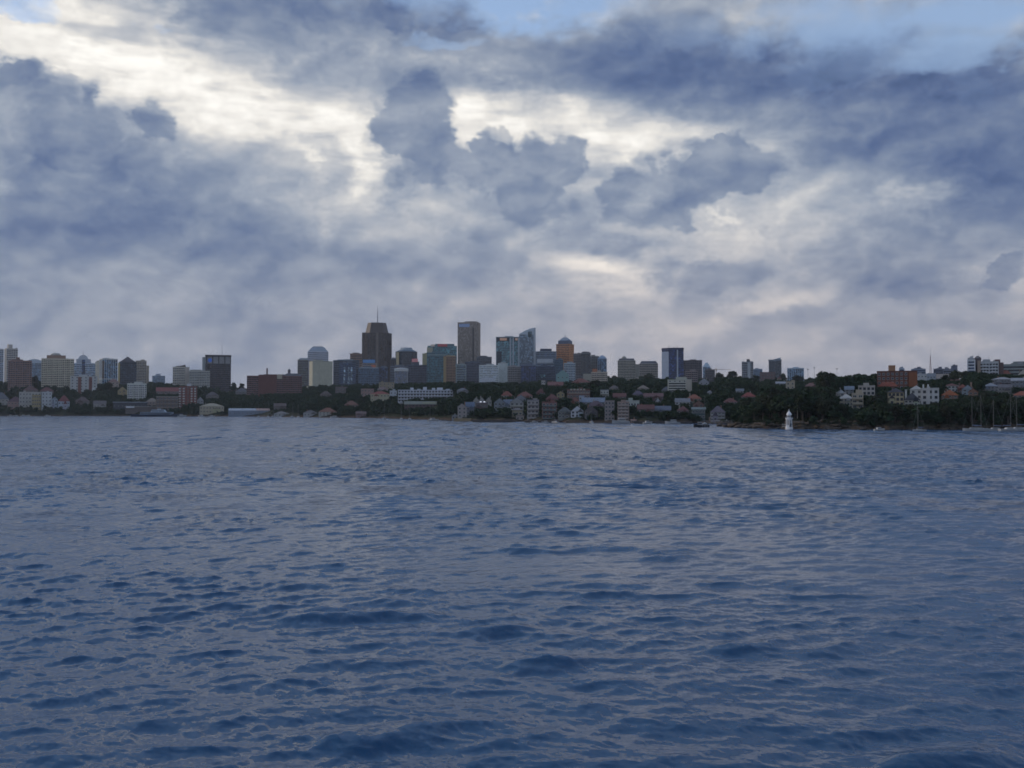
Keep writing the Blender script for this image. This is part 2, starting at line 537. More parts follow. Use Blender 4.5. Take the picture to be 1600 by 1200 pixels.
# ------------------------------------------------------------------ water: wind chop as real waves
def ocean_tile(L, N, lam_min, lam_max, lam_peak, rms, wind, seed, spread=2.0):
    r = np.random.RandomState(seed)
    k1 = 2 * np.pi * np.fft.fftfreq(N, L / N)
    kx, ky = np.meshgrid(k1, k1)
    k = np.hypot(kx, ky)
    k[0, 0] = 1.0
    lam = 2 * np.pi / k
    kp = 2 * np.pi / lam_peak
    amp = np.where(k > 0, k ** -2.0 * np.exp(-0.6 * (kp / k) ** 2), 0.0)
    cosd = (kx * math.cos(wind) + ky * math.sin(wind)) / k
    amp = amp * np.where(cosd > 0, 1.0, 0.25) * (0.10 + np.abs(cosd) ** spread)
    amp[(lam < lam_min) | (lam > lam_max)] = 0
    amp[0, 0] = 0
    h = amp * (r.randn(N, N) + 1j * r.randn(N, N))
    def back(a):
        return np.real(np.fft.ifft2(a))
    z = back(h)
    s = rms / z.std()
    return z * s, back(1j * kx / k * h) * s, back(1j * ky / k * h) * s


def sample_tile(tile, L, ang, X, Y):
    c, s = math.cos(ang), math.sin(ang)
    N = tile[0].shape[0]
    u, v = (c * X + s * Y) / L * N, (-s * X + c * Y) / L * N
    u0, v0 = np.floor(u).astype(np.int64), np.floor(v).astype(np.int64)
    fu, fv = (u - u0), (v - v0)
    i0, i1, j0, j1 = u0 % N, (u0 + 1) % N, v0 % N, (v0 + 1) % N
    out = []
    for t in tile:
        out.append((t[j0, i0] * (1 - fu) + t[j0, i1] * fu) * (1 - fv) + (t[j1, i0] * (1 - fu) + t[j1, i1] * fu) * fv)
    z, dx, dy = out
    return z, c * dx - s * dy, s * dx + c * dy


def sstep(a, b, x):
    t = np.clip((x - a) / (b - a), 0, 1)
    return t * t * (3 - 2 * t)


def make_water():
    ys = [9.0]
    while ys[-1] < 1750:
        y = ys[-1]
        ys.append(y + (0.058 * (y / 22.0) ** 1.35 if y < 420 else 0.014 * y))
    ys = np.array(ys)
    ts = np.linspace(-0.70, 0.70, 900)
    Y, T = np.meshgrid(ys, ts, indexing='ij')
    X = T * Y
    wind = R(-100)
    tiles = [(ocean_tile(61.0, 512, 2.0, 12.0, 3.2, 0.036, wind, 3, 3.0), 61.0, 0.0, 330, 520, 1.4),
             (ocean_tile(23.0, 512, 0.6, 2.2, 1.8, 0.0185, wind + 0.3, 5, 2.0), 23.0, 0.3, 220, 420, 1.35),
             (ocean_tile(7.3, 512, 0.13, 0.85, 0.75, 0.0072, wind - 0.3, 8, 1.0), 7.3, -0.3, 36, 95, 1.0)]
    Z = np.zeros_like(X)
    DX, DY = np.zeros_like(X), np.zeros_like(X)
    # gusty patches: rougher and smoother water
    gust = np.zeros_like(X)
    r = np.random.RandomState(2)
    for i in range(14):
        a, lam = r.uniform(0, np.pi), r.uniform(14, 70)
        gust += np.sin((np.cos(a) * X + np.sin(a) * Y) * 2 * np.pi / lam + r.uniform(0, 6.3))
    gust = 1.0 + 0.075 * gust
    for tile, L, ang, f0, f1, chop in tiles:
        z, dx, dy = sample_tile(tile, L, ang, X, Y)
        fade = (1 - sstep(f0, f1, Y)) * np.clip(gust, 0.4, 1.9) * (1 + 0.8 * sstep(50, 150, Y))
        Z += z * fade
        DX += dx * chop * fade
        DY += dy * chop * fade
    # a few longer crests left by passing boats
    for px, py, half, hgt in ((900, 860, 135, .20), (1050, 872, 60, .14), (540, 966, 110, .17), (600, 1150, 90, .20), (1180, 1010, 70, .17),
                              (850, 1040, 60, .19), (1480, 1188, 120, .2), (770, 985, 70, .14), (60, 905, 110, .14), (1290, 1015, 60, .15)):
        p = at(px, py, 1.0) - Vector((0, 0, CAM_H))
        s = -CAM_H / p.z
        x0, y0 = p.x * s, p.y * s
        hw = half * y0 / F_PX
        lam = 1.5
        yy = Y - y0 - 0.35 * np.sin((X - x0) * 0.9) - 0.05 * (X - x0)
        env = np.exp(-((X - x0) / hw) ** 4) * np.exp(-(yy / (0.9 * lam)) ** 2)
        Z += hgt * env * np.cos(yy * 2 * np.pi / (2.6 * lam))
    me = grid_mesh('water', X + DX, Y + DY, Z)
    m, n = new_mat('harbour_water')
    geo = n.node('ShaderNodeNewGeometry')
    pos = geo.outputs['Position']
    dist = n.vec('LENGTH', pos).outputs['Value']
    def tilt(vec, scale, detail, rough, amp):
        c = n.noise(vec, scale, detail, rough).outputs['Color']
        c = n.vec('SUBTRACT', c, (0.5, 0.5, 0.5)).outputs[0]
        return n.vec('SCALE', n.vec('MULTIPLY', c, (1, 1, 0)).outputs[0], scale=amp).outputs[0]
    fine = tilt(pos, 9.0, 3.0, 0.6, n.node('ShaderNodeMapRange', (dist, 20.0, 120.0, 0.24, 0.5)).outputs[0])
    mid = tilt(n.vec('MULTIPLY', pos, (0.8, 1.2, 1)).outputs[0], 1.1, 3.0, 0.6, n.node('ShaderNodeMapRange', (dist, 50.0, 190.0, 0.0, 0.75)).outputs[0])
    big = tilt(n.vec('MULTIPLY', pos, (0.6, 1.2, 1)).outputs[0], 0.22, 2.0, 0.5, n.node('ShaderNodeMapRange', (dist, 150.0, 400.0, 0.0, 0.45)).outputs[0])
    def window(a, b_, c, d, amp):
        return n.math('MULTIPLY', n.smooth(dist, a, b_), n.smooth(dist, c, d, amp, 0.0))
    patch = tilt(n.vec('MULTIPLY', pos, (0.8, 0.5, 1)).outputs[0], 0.22, 4.0, 0.65, window(50.0, 110.0, 300.0, 450.0, 1.2))
    far_ = tilt(n.vec('MULTIPLY', pos, (1.0, 0.14, 1)).outputs[0], 0.16, 4.0, 0.65, window(150.0, 320.0, 9000.0, 9999.0, 2.2))
    patch = n.vec('ADD', patch, far_).outputs[0]
    big = n.vec('ADD', big, patch).outputs[0]
    nn = n.vec('ADD', n.vec('ADD', geo.outputs['Normal'], fine).outputs[0], n.vec('ADD', mid, big).outputs[0]).outputs[0]
    nn = n.vec('NORMALIZE', nn).outputs[0]
    b = n.node('ShaderNodeBsdfPrincipled', {'Base Color': (0.005, 0.054, 0.132, 1), 'Roughness': n.node('ShaderNodeMapRange', (dist, 40.0, 350.0, 0.14, 0.17)).outputs[0], 'IOR': 1.333, 'Normal': nn})
    finish(m, n, b.outputs[0])
    # flat sheet round the rippled part, same water
    o = link('water', me, mat=m)
    tag(o, kind='structure')
    far = MB()
    e = 0.699
    for s in (-1, 1):
        far.add([(s * e * 9, 9, -.05), (s * e * 1700, 1700, -.05), (s * 3000, 1700, -.05), (s * 3000, 9, -.05)], [(0, 1, 2, 3) if s < 0 else (3, 2, 1, 0)])
    far.add([(-3000, -700, -.05), (3000, -700, -.05), (3000, 9, -.05), (-3000, 9, -.05)], [(0, 1, 2, 3)])
    far.add([(-3000, 1700, -.05), (3000, 1700, -.05), (3000, 3500, -.05), (-3000, 3500, -.05)], [(0, 1, 2, 3)])
    tag(far.build('outer_water', m), kind='structure')


make_water()

# ------------------------------------------------------------------ terrain
SHORE_PX = [-900, 0, 240, 400, 480, 600, 680, 720, 900, 1040, 1130, 1250, 2600]
SHORE_Y = [1480, 1480, 1470, 1330, 1200, 1050, 870, 765, 680, 630, 620, 640, 900]
RIDGE_PX = [-900, 0, 240, 400, 600, 800, 1000, 1200, 1350, 1600, 2600]
RIDGE_Z = [58, 58, 57, 55, 53, 56, 63, 67, 66, 66, 66]
RUN_PX = [0, 240, 400, 600, 800, 1000, 1300]
RUN = [190, 230, 500, 450, 680, 760, 820]
POINT_PX = [1100, 1126, 1135, 1180, 1250, 1400, 1600, 2200, 2600]
POINT_Y = [525, 505, 486, 452, 430, 418, 420, 410, 410]
POINT_BACK = [526, 510, 530, 640, 760, 980, 1300, 1800, 1900]
POINT_Z = [0, 0.3, 4, 13, 18, 24, 30, 40, 40]


def terrain(X, Y):
    X, Y = np.asarray(X, float), np.asarray(Y, float)
    px = CX + F_PX * X / np.maximum(Y, 1.0)
    ysh = np.interp(px, SHORE_PX, SHORE_Y)
    wob = 5.0 * np.sin(px * 0.11) + 4.0 * np.sin(px * 0.047 + 1.0) + 2.5 * np.sin(px * 0.31)
    ysh = ysh + wob
    zr = np.interp(px, RIDGE_PX, RIDGE_Z)
    run = np.interp(px, RUN_PX, RUN)
    land = zr * (1 - np.exp(-np.maximum(Y - ysh, 0) / run)) + 2.0 * sstep(0, 10, Y - ysh) + 1.6 * np.sin(X * 0.021 + Y * 0.008) * sstep(0, 200, Y - ysh)
    land = np.where(Y < ysh, np.maximum(-3.0, (Y - ysh) * 0.2), land)
    yp = np.interp(px, POINT_PX, POINT_Y) + 2.0 * np.sin(px * 0.13) + 1.2 * np.sin(px * 0.37)
    yb = np.interp(px, POINT_PX, POINT_BACK)
    zp = np.interp(px, POINT_PX, POINT_Z)
    dp = Y - yp
    wd = np.interp(px, [1130, 1250, 1350, 1450], [90, 170, 260, 335])
    rise = 0.10 * sstep(0, 9, dp) + 0.90 * sstep(0, 1, (dp - 5) / wd)
    fall = 1 - sstep(-90, 30, Y - yb)
    pt = np.where(dp < 0, np.maximum(-3.0, dp * 0.25), zp * rise * fall + 0.8 * sstep(0, 4, dp) * fall - 3.0 * (1 - fall))
    pt = np.where(px < 1104, -3.0, pt)
    return np.maximum(land, pt)


def ground(x, y):
    return float(terrain(x, y))


def hit(px, py, ymin=380.0):
    """First place where a pixel's ray meets the ground, at least ymin away."""
    ys = np.arange(ymin, 3300.0, 1.5)
    d = pix_dir(px, py)
    z = CAM_H + d.z / d.y * ys
    g = terrain(d.x / d.y * ys, ys)
    i = np.argmax((z <= g) & (g > 0.3))
    return float(ys[i]) if (z[i] <= g[i]) else 1500.0


def make_terrain():
    ts = np.linspace(-0.85, 0.9, 700)
    ys = np.concatenate([np.arange(380, 560, 3.0), np.arange(560, 1000, 5.0), np.arange(1000, 2500, 12.0), np.arange(2500, 3400, 40.0)])
    Y, T = np.meshgrid(ys, ts, indexing='ij')
    X = T * Y
    Z = terrain(X, Y)
    r = np.random.RandomState(4)
    Z = Z + np.where(Z > 0.2, r.randn(*Z.shape) * np.clip(Z * 0.05, 0, 0.35), 0)
    me = grid_mesh('hills', X, Y, Z)
    m, n = new_mat('hillside')
    geo = n.node('ShaderNodeNewGeometry').outputs['Position']
    z = n.node('ShaderNodeSeparateXYZ', (geo,)).outputs[2]
    a = n.noise(geo, 0.08, 6.0, 0.65).outputs['Fac']
    scrub = n.ramp(a, [(0.3, (0.010, 0.015, 0.008, 1)), (0.5, (0.019, 0.026, 0.013, 1)), (0.62, (0.030, 0.034, 0.019, 1)), (0.75, (0.055, 0.050, 0.034, 1))])
    s = n.noise(n.vec('MULTIPLY', geo, (0.2, 0.2, 2.0)).outputs[0], 0.9, 5.0, 0.65).outputs['Fac']
    rock = n.ramp(s, [(0.3, (0.02, 0.017, 0.014, 1)), (0.5, (0.055, 0.042, 0.032, 1)), (0.68, (0.14, 0.10, 0.07, 1))])
    wob = n.math('ADD', z, n.math('MULTIPLY', n.math('SUBTRACT', a, 0.5), 6.0))
    mx = n.node('ShaderNodeMix', data_type='RGBA')
    m.node_tree.links.new(n.smooth(wob, 1.0, 2.6), mx.inputs['Factor'])
    m.node_tree.links.new(rock, mx.inputs[6])
    m.node_tree.links.new(scrub, mx.inputs[7])
    b = n.node('ShaderNodeBsdfPrincipled', {'Base Color': mx.outputs[2], 'Roughness': 0.95, 'Specular IOR Level': 0.1})
    finish(m, n, b.outputs[0])
    tag(link('hills', me, mat=m), kind='structure')


make_terrain()
# ------------------------------------------------------------------ building kit
RECTS = []            # (px0, px1, ytop, ybase, depth): what stands where, so that trees keep clear of fronts


def unit_window(name, frame):
    """A window one metre square: proud frame and sill round a recessed pane."""
    b = MB()
    b.box(-.44, .44, -.02, .03, -.44, .44, 1)
    b.box(-.5, -.42, -.1, .03, -.5, .5).box(.42, .5, -.1, .03, -.5, .5)
    b.box(-.42, .42, -.1, .03, .42, .5).box(-.42, .42, -.16, .03, -.5, -.42)
    b.box(-.03, .03, -.06, .0, -.42, .42)
    me = b.mesh(name)
    me.materials.append(frame)
    me.materials.append(glass_mat((0.018, 0.024, 0.034)))
    return me


WIN = {'white': unit_window('window', wall_mat((0.5, 0.5, 0.48))), 'dark': unit_window('window', wall_mat((0.06, 0.055, 0.05)))}


class Building:
    def __init__(self, name, label, cat, x0, x1, ytop, ybase=None, D=None, yaw=0.0, deep=None, group=None, ymin=380.0, sink=1.5, snap=False):
        pc = (x0 + x1) / 2
        if D is None:
            D = hit(pc, ybase, ymin)
        elif snap:
            near = hit(pc, ybase, 620.0 if (D > 620 and pc > 1100) else 380.0)
            D = min(max(near, .6 * D), 1.5 * D)
        self.D, self.pc = D, pc
        p = at(pc, ytop, D)
        t = p.x / D
        self.mx = D / F_PX * math.sqrt(1 + t * t) / (1 + t * t) ** 0.0
        self.mx = D / F_PX / math.sqrt(1 + t * t) * 1.0
        self.mz = D / F_PX
        wt = (x1 - x0) * self.mx
        self.d = deep if deep else max(8.0, min(26.0, wt * 0.8))
        th = abs(R(yaw))
        self.w = max(0.35 * wt, (wt - self.d * math.sin(th)) / math.cos(th))
        self.kx = self.w / wt
        yc = D + self.d / 2
        x = p.x * yc / D
        gz = min(ground(p.x, D), ground(x, yc + self.d / 2))
        if ybase is not None:
            gz = min(gz, at(pc, ybase, D).z)
        self.z0 = max(gz, 0.3) - sink
        self.root = link(name, None, loc=(x, yc, self.z0))
        self.root.empty_display_size = 3
        self.root.rotation_euler.z = -math.atan2(x, yc) + R(yaw)
        self.h = p.z - self.z0
        tag(self.root, label, cat, group)
        RECTS.append((x0, x1, ytop, ybase if ybase is not None else 612, D))
        self.x0, self.x1 = -self.w / 2, self.w / 2
        self.y0, self.y1 = -self.d / 2, self.d / 2

    def lx(self, px):
        return (px - self.pc) * self.mx * self.kx

    def lz(self, py):
        return at(self.pc, py, self.D).z - self.z0

    def part(self, name, b, mat, parent=None, kind=None, label=None, smooth=False):
        return tag(b.build(name, mat, parent or self.root, smooth=smooth), label=label, kind=kind)

    # ---- facades -----------------------------------------------------------
    def facade(self, style, wall, glass, fh=3.4, bay=3.6, box=None, band=0.42, pier=0.5):
        x0, x1, y0, y1, z0, z1 = box or (self.x0, self.x1, self.y0, self.y1, 0.0, self.h)
        W, G = wall_mat(wall), glass_mat(glass)
        if style == 'blank':
            b = MB().box(x0, x1, y0, y1, z0, z1)
            self.part('wall', b, W)
            g = MB()
            n = max(2, int((x1 - x0) / (bay * 2)))
            for i in range(1, n):
                x = x0 + (x1 - x0) * i / n
                g.box(x - .12, x + .12, y0 - .12, y0 + .2, z0, z1 - .5)
            for i in range(1, int((z1 - z0) / (fh * 2))):
                g.box(x0 + .05, x1 - .05, y0 - .07, y0 + .2, z1 - i * fh * 2 - .08, z1 - i * fh * 2 + .08)
            self.part('facade_joints', g, wall_mat([c * 0.8 for c in wall]), kind='stuff')
            return
        g = MB().box(x0 + .45, x1 - .45, y0 + .45, y1 - .45, z0, z1 - .1)
        self.part('glazing', g, G)
        f = MB()
        nf = max(1, int((z1 - z0) / fh))
        if style in ('grid', 'bands', 'flats'):
            for i in range(nf + 1):
                z = z1 - i * fh
                zb = max(z0, z - fh * band)
                if z - zb > .1:
                    f.box(x0, x1, y0, y1, zb, z)
        if style == 'fins':
            for z in (z1, z0 + (z1 - z0) * .34):
                f.box(x0, x1, y0, y1, z - 1.2, z)
        if style in ('grid', 'fins', 'flats'):
            for a0, a1, horizontal in ((x0, x1, True), (y0, y1, False)):
                n = max(1, round((a1 - a0) / bay))
                for i in range(n + 1):
                    c = a0 + (a1 - a0) * i / n
                    wide = pier * (1.8 if style == 'flats' and i % 3 == 0 else 1)
                    lo, hi = max(a0 - .06, c - wide / 2), min(a1 + .06, c + wide / 2)
                    if horizontal:
                        f.box(lo, hi, y0 - .08, y0 + .5, z0, z1 + .02)
                        f.box(lo, hi, y1 - .5, y1 + .08, z0, z1 + .02)
                    else:
                        f.box(x0 - .09, x0 + .5, lo + .02, hi + .02, z0, z1 + .03)
                        f.box(x1 - .5, x1 + .09, lo + .02, hi + .02, z0, z1 + .03)
        else:
            for cx in (x0, x1):
                for cy in (y0, y1):
                    f.box(cx - .5, cx + .5, cy - .5, cy + .5, z0, z1 + .02)
        self.part('facade_grid', f, W, kind='stuff')
        if style == 'flats':
            k = MB()
            n = max(1, round((x1 - x0) / (bay * 3)))
            for i in range(n):
                c = x0 + (x1 - x0) * (i + .5) / n
                for j in range(1, nf):
                    z = z1 - j * fh - fh * .25
                    if z > z0 + 1:
                        k.box(c - bay * .9, c + bay * .9, y0 - 1.3, y0 + .1, z - .15, z + .9)
            if k.v:
                self.part('balconies', k, wall_mat([min(.7, c * 1.12) for c in wall]), kind='stuff')

    def cap(self, wall, over=0.25, t=0.9):
        b = MB().box(self.x0 - over, self.x1 + over, self.y0 - over, self.y1 + over, self.h - .05, self.h + t)
        self.part('roof', b, wall_mat(wall))

    def block(self, name, px0, px1, yt, yb, rgb, back=0.7, front=None, mat=None, label=None):
        """A box part read off the picture; back = share of the depth it takes, front = metres it stands proud."""
        dm = self.d * back / 2
        y0 = -dm if front is None else self.y0 - front
        b = MB().box(self.lx(px0), self.lx(px1), y0, dm, self.lz(yb), self.lz(yt))
        return self.part(name, b, mat or wall_mat(rgb), label=label)

    def panel(self, name, px0, px1, yt, yb, mat, proud=0.35, label=None):
        b = MB().box(self.lx(px0), self.lx(px1), self.y0 - proud, self.y0 + .1, self.lz(yb), self.lz(yt))
        return self.part(name, b, mat, label=label)

    def mast(self, px, yt, yb, r=0.35, rgb=(.1, .1, .11), name='antenna'):
        x = self.lx(px)
        za, zb = self.lz(yb), self.lz(yt)
        b = MB().tube((x, 0, za - .3), (x, 0, za + (zb - za) * .5), r, r * .8, 6).tube((x, 0, za + (zb - za) * .5), (x, 0, zb), r * .55, r * .3, 6)
        for k in (.35, .6):
            b.box(x - r * 3, x + r * 3, -r * .5, r * .5, za + (zb - za) * k, za + (zb - za) * k + .25)
        return self.part(name, b, wall_mat(rgb))

    def pyramid(self, name, px0, px1, yt, yb, rgb, flat=0.0, back=0.9):
        x0, x1 = self.lx(px0), self.lx(px1)
        d = self.d * back / 2
        ring = [(x0, -d), (x1, -d), (x1, d), (x0, d)]
        b = MB().prism(ring, self.lz(yb), self.lz(yt), (max(flat, .02), (x0 + x1) / 2, 0))
        return self.part(name, b, wall_mat(rgb, .6))

    def windows(self, rows, cols, zs=None, frame='white', ww=1.3, wh=1.5, skip=(), sides=True, x0=None, x1=None, y=None, z0=1.5, z1=None):
        """Separate windows on the front (and one column on each side)."""
        x0 = self.x0 if x0 is None else x0
        x1 = self.x1 if x1 is None else x1
        y = self.y0 if y is None else y
        z1 = self.h if z1 is None else z1
        fh = (z1 - z0) / rows
        for r in range(rows):
            z = z0 + fh * (r + .52)
            for c in range(cols):
                if (r, c) in skip:
                    continue
                o = link('window', WIN[frame], self.root, (x0 + (x1 - x0) * (c + .5) / cols, y, z))
                o.scale = (min(ww, (x1 - x0) / cols * .7), 1, min(wh, fh * .62))
            if sides:
                s = 1 if self.root.location.x < 0 else -1
                o = link('window', WIN[frame], self.root, (s * (abs(x1) + 0.0), 0, z))
                o.rotation_euler.z = s * math.pi / 2
                o.scale = (ww, 1, min(wh, fh * .62))


def tower(name, label, x0, x1, ytop, D, style, wall, glass=(.03, .045, .07), yaw=0, deep=None, fh=3.4, bay=3.6, cap=True, cat='tower', ybase=None, **kw):
    wall = [min(.72, c * 1.3 + a) for c, a in zip(wall, (.004, .010, .020))]
    B = Building(name, label, cat, x0, x1, ytop, ybase, D, yaw, deep)
    B.facade(style, wall, glass, fh, bay, **kw)
    if cap:
        B.cap([c * .85 for c in wall])
        r = random.Random(int(x0 * 7 + D))
        a, z = B.w * r.uniform(-.15, .15), B.h + .85
        hw = B.w * r.uniform(.16, .26)
        B.part('plant_room', MB().box(a - hw, a + hw, -B.d * .2, B.d * .25, z, z + r.uniform(1.8, 3.0)), wall_mat([c * .6 + .05 for c in wall]))
        u = MB()
        for k in range(4):
            x, y = B.w * r.uniform(-.42, .42), B.d * r.uniform(-.42, .3)
            u.box(x - .9, x + .9, y - .9, y + .9, z, z + r.uniform(.8, 1.7))
        u.tube((a + hw * .6, 0, z + 1.5), (a + hw * .6, 0, z + r.uniform(4.5, 7.5)), .12, .07, 5)
        B.part('rooftop_units', u, wall_mat((.3, .31, .32)), kind='stuff')
    return B


def house(label, x0, x1, ytop, ybase, wall, roof=None, kind='hip', eave=0.62, rows=2, cols=3, D=None, yaw=0, deep=None, frame='white',
          name='house', cat='house', chimney=False, balcony=False, ymin=380.0, group=None, verandah=False, snap=True):
    """Low building with real roof, separate windows and, where seen, chimney or balconies."""
    B = Building(name, label, cat, x0, x1, ytop, ybase, D, yaw, deep, group, ymin, snap=snap)
    if kind == 'flat':
        B.part('wall', MB().box(B.x0, B.x1, B.y0, B.y1, 0, B.h), wall_mat(wall))
        p = MB()
        for a in ((B.x0 - .15, B.x1 + .15, B.y0 - .15, B.y0 + .15), (B.x0 - .15, B.x1 + .15, B.y1 - .15, B.y1 + .15),
                  (B.x0 - .15, B.x0 + .15, B.y0 + .15, B.y1 - .15), (B.x1 - .15, B.x1 + .15, B.y0 + .15, B.y1 - .15)):
            p.box(*a, B.h - .05, B.h + .7)
        p.box(B.x0 + .15, B.x1 - .15, B.y0 + .15, B.y1 - .15, B.h, B.h + .12)
        B.part('roof', p, wall_mat(roof or [c * .9 for c in wall]))
        top = B.h
    else:
        zb = 1.5
        top = zb + (B.h - zb) * eave
        B.part('wall', MB().box(B.x0, B.x1, B.y0, B.y1, 0, top), wall_mat(wall))
        r = MB()
        if kind == 'hip':
            r.hip(B.x0, B.x1, B.y0, B.y1, top - .02, B.h)
        elif kind == 'gable_front':
            r.gable(B.x0, B.x1, B.y0, B.y1, top - .02, B.h, 'y')
        else:
            r.gable(B.x0, B.x1, B.y0, B.y1, top - .02, B.h, 'x')
        ro = B.part('roof', r, roof_mat([c * .8 + .008 for c in (roof or (.2, .08, .05))]))
        if kind == 'gable_front':
            g = MB()
            xm = 0.0
            g.add([(B.x0 + .2, B.y0 - .47, top - .02), (B.x1 - .2, B.y0 - .47, top - .02), (xm, B.y0 - .47, B.h - .25),
                   (B.x0 + .2, B.y0 - .3, top - .02), (B.x1 - .2, B.y0 - .3, top - .02), (xm, B.y0 - .3, B.h - .25)],
                  [(0, 1, 2), (5, 4, 3), (0, 3, 4, 1), (1, 4, 5, 2), (2, 5, 3, 0)])
            B.part('gable_end', g, wall_mat(wall))
        if chimney:
            cx = B.w * (.25 if chimney is True else chimney)
            c = MB().box(cx - .5, cx + .5, -.5, .5, top, B.h + 1.3).box(cx - .62, cx + .62, -.62, .62, B.h + 1.3, B.h + 1.55)
            B.part('chimney', c, wall_mat((.3, .2, .15) if wall[0] < .3 else wall), ro)
    B.top = top
    hr = random.Random(int(x0 * 13 + ybase))
    side = hr.choice((-1, 1))
    if kind == 'flat':
        if hr.random() < .6:
            a = B.w * hr.uniform(-.3, .3)
            B.part('stair_house', MB().box(a - 1.6, a + 1.6, -1.5, 1.8, B.h + .1, B.h + hr.uniform(1.8, 2.6)), wall_mat([c * .85 for c in wall]))
    else:
        if not chimney:
            cx = B.w * hr.uniform(-.32, .32)
            c = MB().box(cx - .4, cx + .4, .2, 1.0, top, B.h + hr.uniform(.3, 1.2))
            B.part('chimney', c, wall_mat(hr.choice(((.24, .14, .10), (.34, .31, .28), (.16, .12, .11)))), ro)
        if hr.random() < .75:
            ww, wt = B.w * hr.uniform(.26, .42), top * hr.uniform(.62, .86)
            xa = side * B.w * hr.uniform(.12, .28) - ww / 2
            yf = B.y0 - hr.uniform(1.2, 2.6)
            B.part('front_wing', MB().box(xa, xa + ww, yf, B.y0 + .1, 0, wt), wall_mat([c * hr.uniform(.85, 1.05) for c in wall]))
            B.part('wing_roof', MB().gable(xa, xa + ww, yf, B.y0 + .2, wt - .02, wt + (B.h - top) * .6 + .3, 'y', .3), roof_mat([c * .8 + .008 for c in (roof or (.2, .08, .05))]))
            o = link('window', WIN[frame], B.root, (xa + ww / 2, yf, wt * .62))
            o.scale = (min(1.6, ww * .5), 1, 1.5)
    if balcony:
        fh = (top - 1.5) / rows
        for r in range(rows):
            z = 1.5 + fh * r
            b = MB().box(B.x0 + .4, B.x1 - .4, B.y0 - 1.5, B.y0 + .05, z, z + .2)
            b.box(B.x0 + .4, B.x1 - .4, B.y0 - 1.5, B.y0 - 1.4, z + .2, z + 1.05)
            b.box(B.x0 + .4, B.x0 + .5, B.y0 - 1.5, B.y0, z + .2, z + 1.05).box(B.x1 - .5, B.x1 - .4, B.y0 - 1.5, B.y0, z + .2, z + 1.05)
            B.part('balcony', b, wall_mat(balcony if isinstance(balcony, tuple) else [min(.65, c * 1.15) for c in wall]))
    if verandah:
        b = MB().box(B.x0 - .2, B.x1 + .2, B.y0 - 2.4, B.y0 + .05, top * .62, top * .62 + .2)
        n = max(2, round(B.w / 2.6))
        for i in range(n + 1):
            x = B.x0 + (B.x1 - B.x0) * i / n
            b.box(x - .1, x + .1, B.y0 - 2.3, B.y0 - 2.1, 0, top * .62)
        B.part('verandah', b, wall_mat(verandah if isinstance(verandah, tuple) else (.5, .5, .48)))
    k = max(1.0, B.D * .00085)
    B.windows(rows, cols, frame=frame, z1=top, ww=(1.5 if not balcony else 2.0) * k, wh=(1.6 if not balcony else 2.1) * k)
    return B
# ------------------------------------------------------------------ colours
WHITE, CREAM, BEIGE, TAN = (.58, .58, .56), (.50, .45, .35), (.40, .35, .28), (.30, .25, .19)
BRICK, DKBRICK, BROWN, PINK = (.22, .085, .055), (.13, .055, .045), (.13, .095, .075), (.36, .24, .20)
GREY, PALE, CONC, SLATE = (.27, .28, .29), (.42, .44, .46), (.36, .36, .32), (.09, .095, .11)
TILE, TILE2, DKTILE = (.26, .075, .045), (.19, .06, .045), (.085, .05, .05)
NAVY, TEAL, INK, SKYGL = (.02, .04, .09), (.03, .10, .115), (.012, .016, .024), (.07, .13, .20)

# ------------------------------------------------------------------ left hill towers
B = tower('apartment_tower', 'pale grey apartment tower cut by the left picture edge', -22, 6, 546, 1880, 'grid', PALE, SKYGL)
B = tower('apartment_tower', 'pale beige stepped apartment tower with raised lift core, second from left edge', 7, 28, 545, 1850, 'grid', (.45, .42, .38), yaw=12)
B.block('lift_core', 11, 19, 538, 546, (.48, .45, .41), .5)
B = tower('apartment_block', 'reddish brown apartment block with small roof box below pale left tower', 13, 50, 564, 1690, 'flats', (.24, .15, .12), cat='apartments', fh=3.2)
B.block('roof_box', 25, 31, 558, 565, (.19, .11, .09), .4)
B = Building('arched_hall', 'pale blue hall with low arched roof behind the brown block', 'hall', 40, 68, 567, 590, 2350)
B.facade('bands', (.30, .36, .44), SKYGL)
b = MB()
arc = [(B.x0 + (B.x1 - B.x0) * i / 12, 9.0 * math.sin(math.pi * (0.12 + .76 * i / 12))) for i in range(13)]
for (xa, za), (xb, zb) in zip(arc, arc[1:]):
    b.add([(xa, B.y0 - 1, B.h - .5), (xb, B.y0 - 1, B.h - .5), (xb, B.y0 - 1, B.h + zb), (xa, B.y0 - 1, B.h + za),
           (xa, B.y1 + 1, B.h - .5), (xb, B.y1 + 1, B.h - .5), (xb, B.y1 + 1, B.h + zb), (xa, B.y1 + 1, B.h + za)],
          [(0, 1, 2, 3), (7, 6, 5, 4), (3, 2, 6, 7), (0, 3, 7, 4), (1, 5, 6, 2), (0, 4, 5, 1)])
B.part('arched_roof', b, wall_mat((.45, .53, .62), .5))
B = tower('apartment_tower', 'broad cream apartment tower with stacked balconies and domed roof house', 65, 116, 561, 1720, 'flats', CREAM, (.05, .05, .05), fh=3.1, bay=3.0)
B.block('roof_house', 73, 103, 555, 562, (.30, .20, .15), .7)
b = MB().lathe([(B.mx * 8.5, B.lz(555)), (B.mx * 7.5, B.lz(552.6)), (B.mx * 4.5, B.lz(551.2)), (.3, B.lz(550.6))], 16, B.lx(87), 0)
B.part('dome', b, wall_mat((.42, .40, .36)), smooth=True)
B = tower('office_tower', 'pale blue-grey office tower with stepped arched top and thin spire', 115, 150, 568, 2120, 'bands', (.40, .44, .50), SKYGL, fh=3.8)
B.block('upper_storeys', 119, 142, 561, 568.5, (.40, .44, .50), .8)
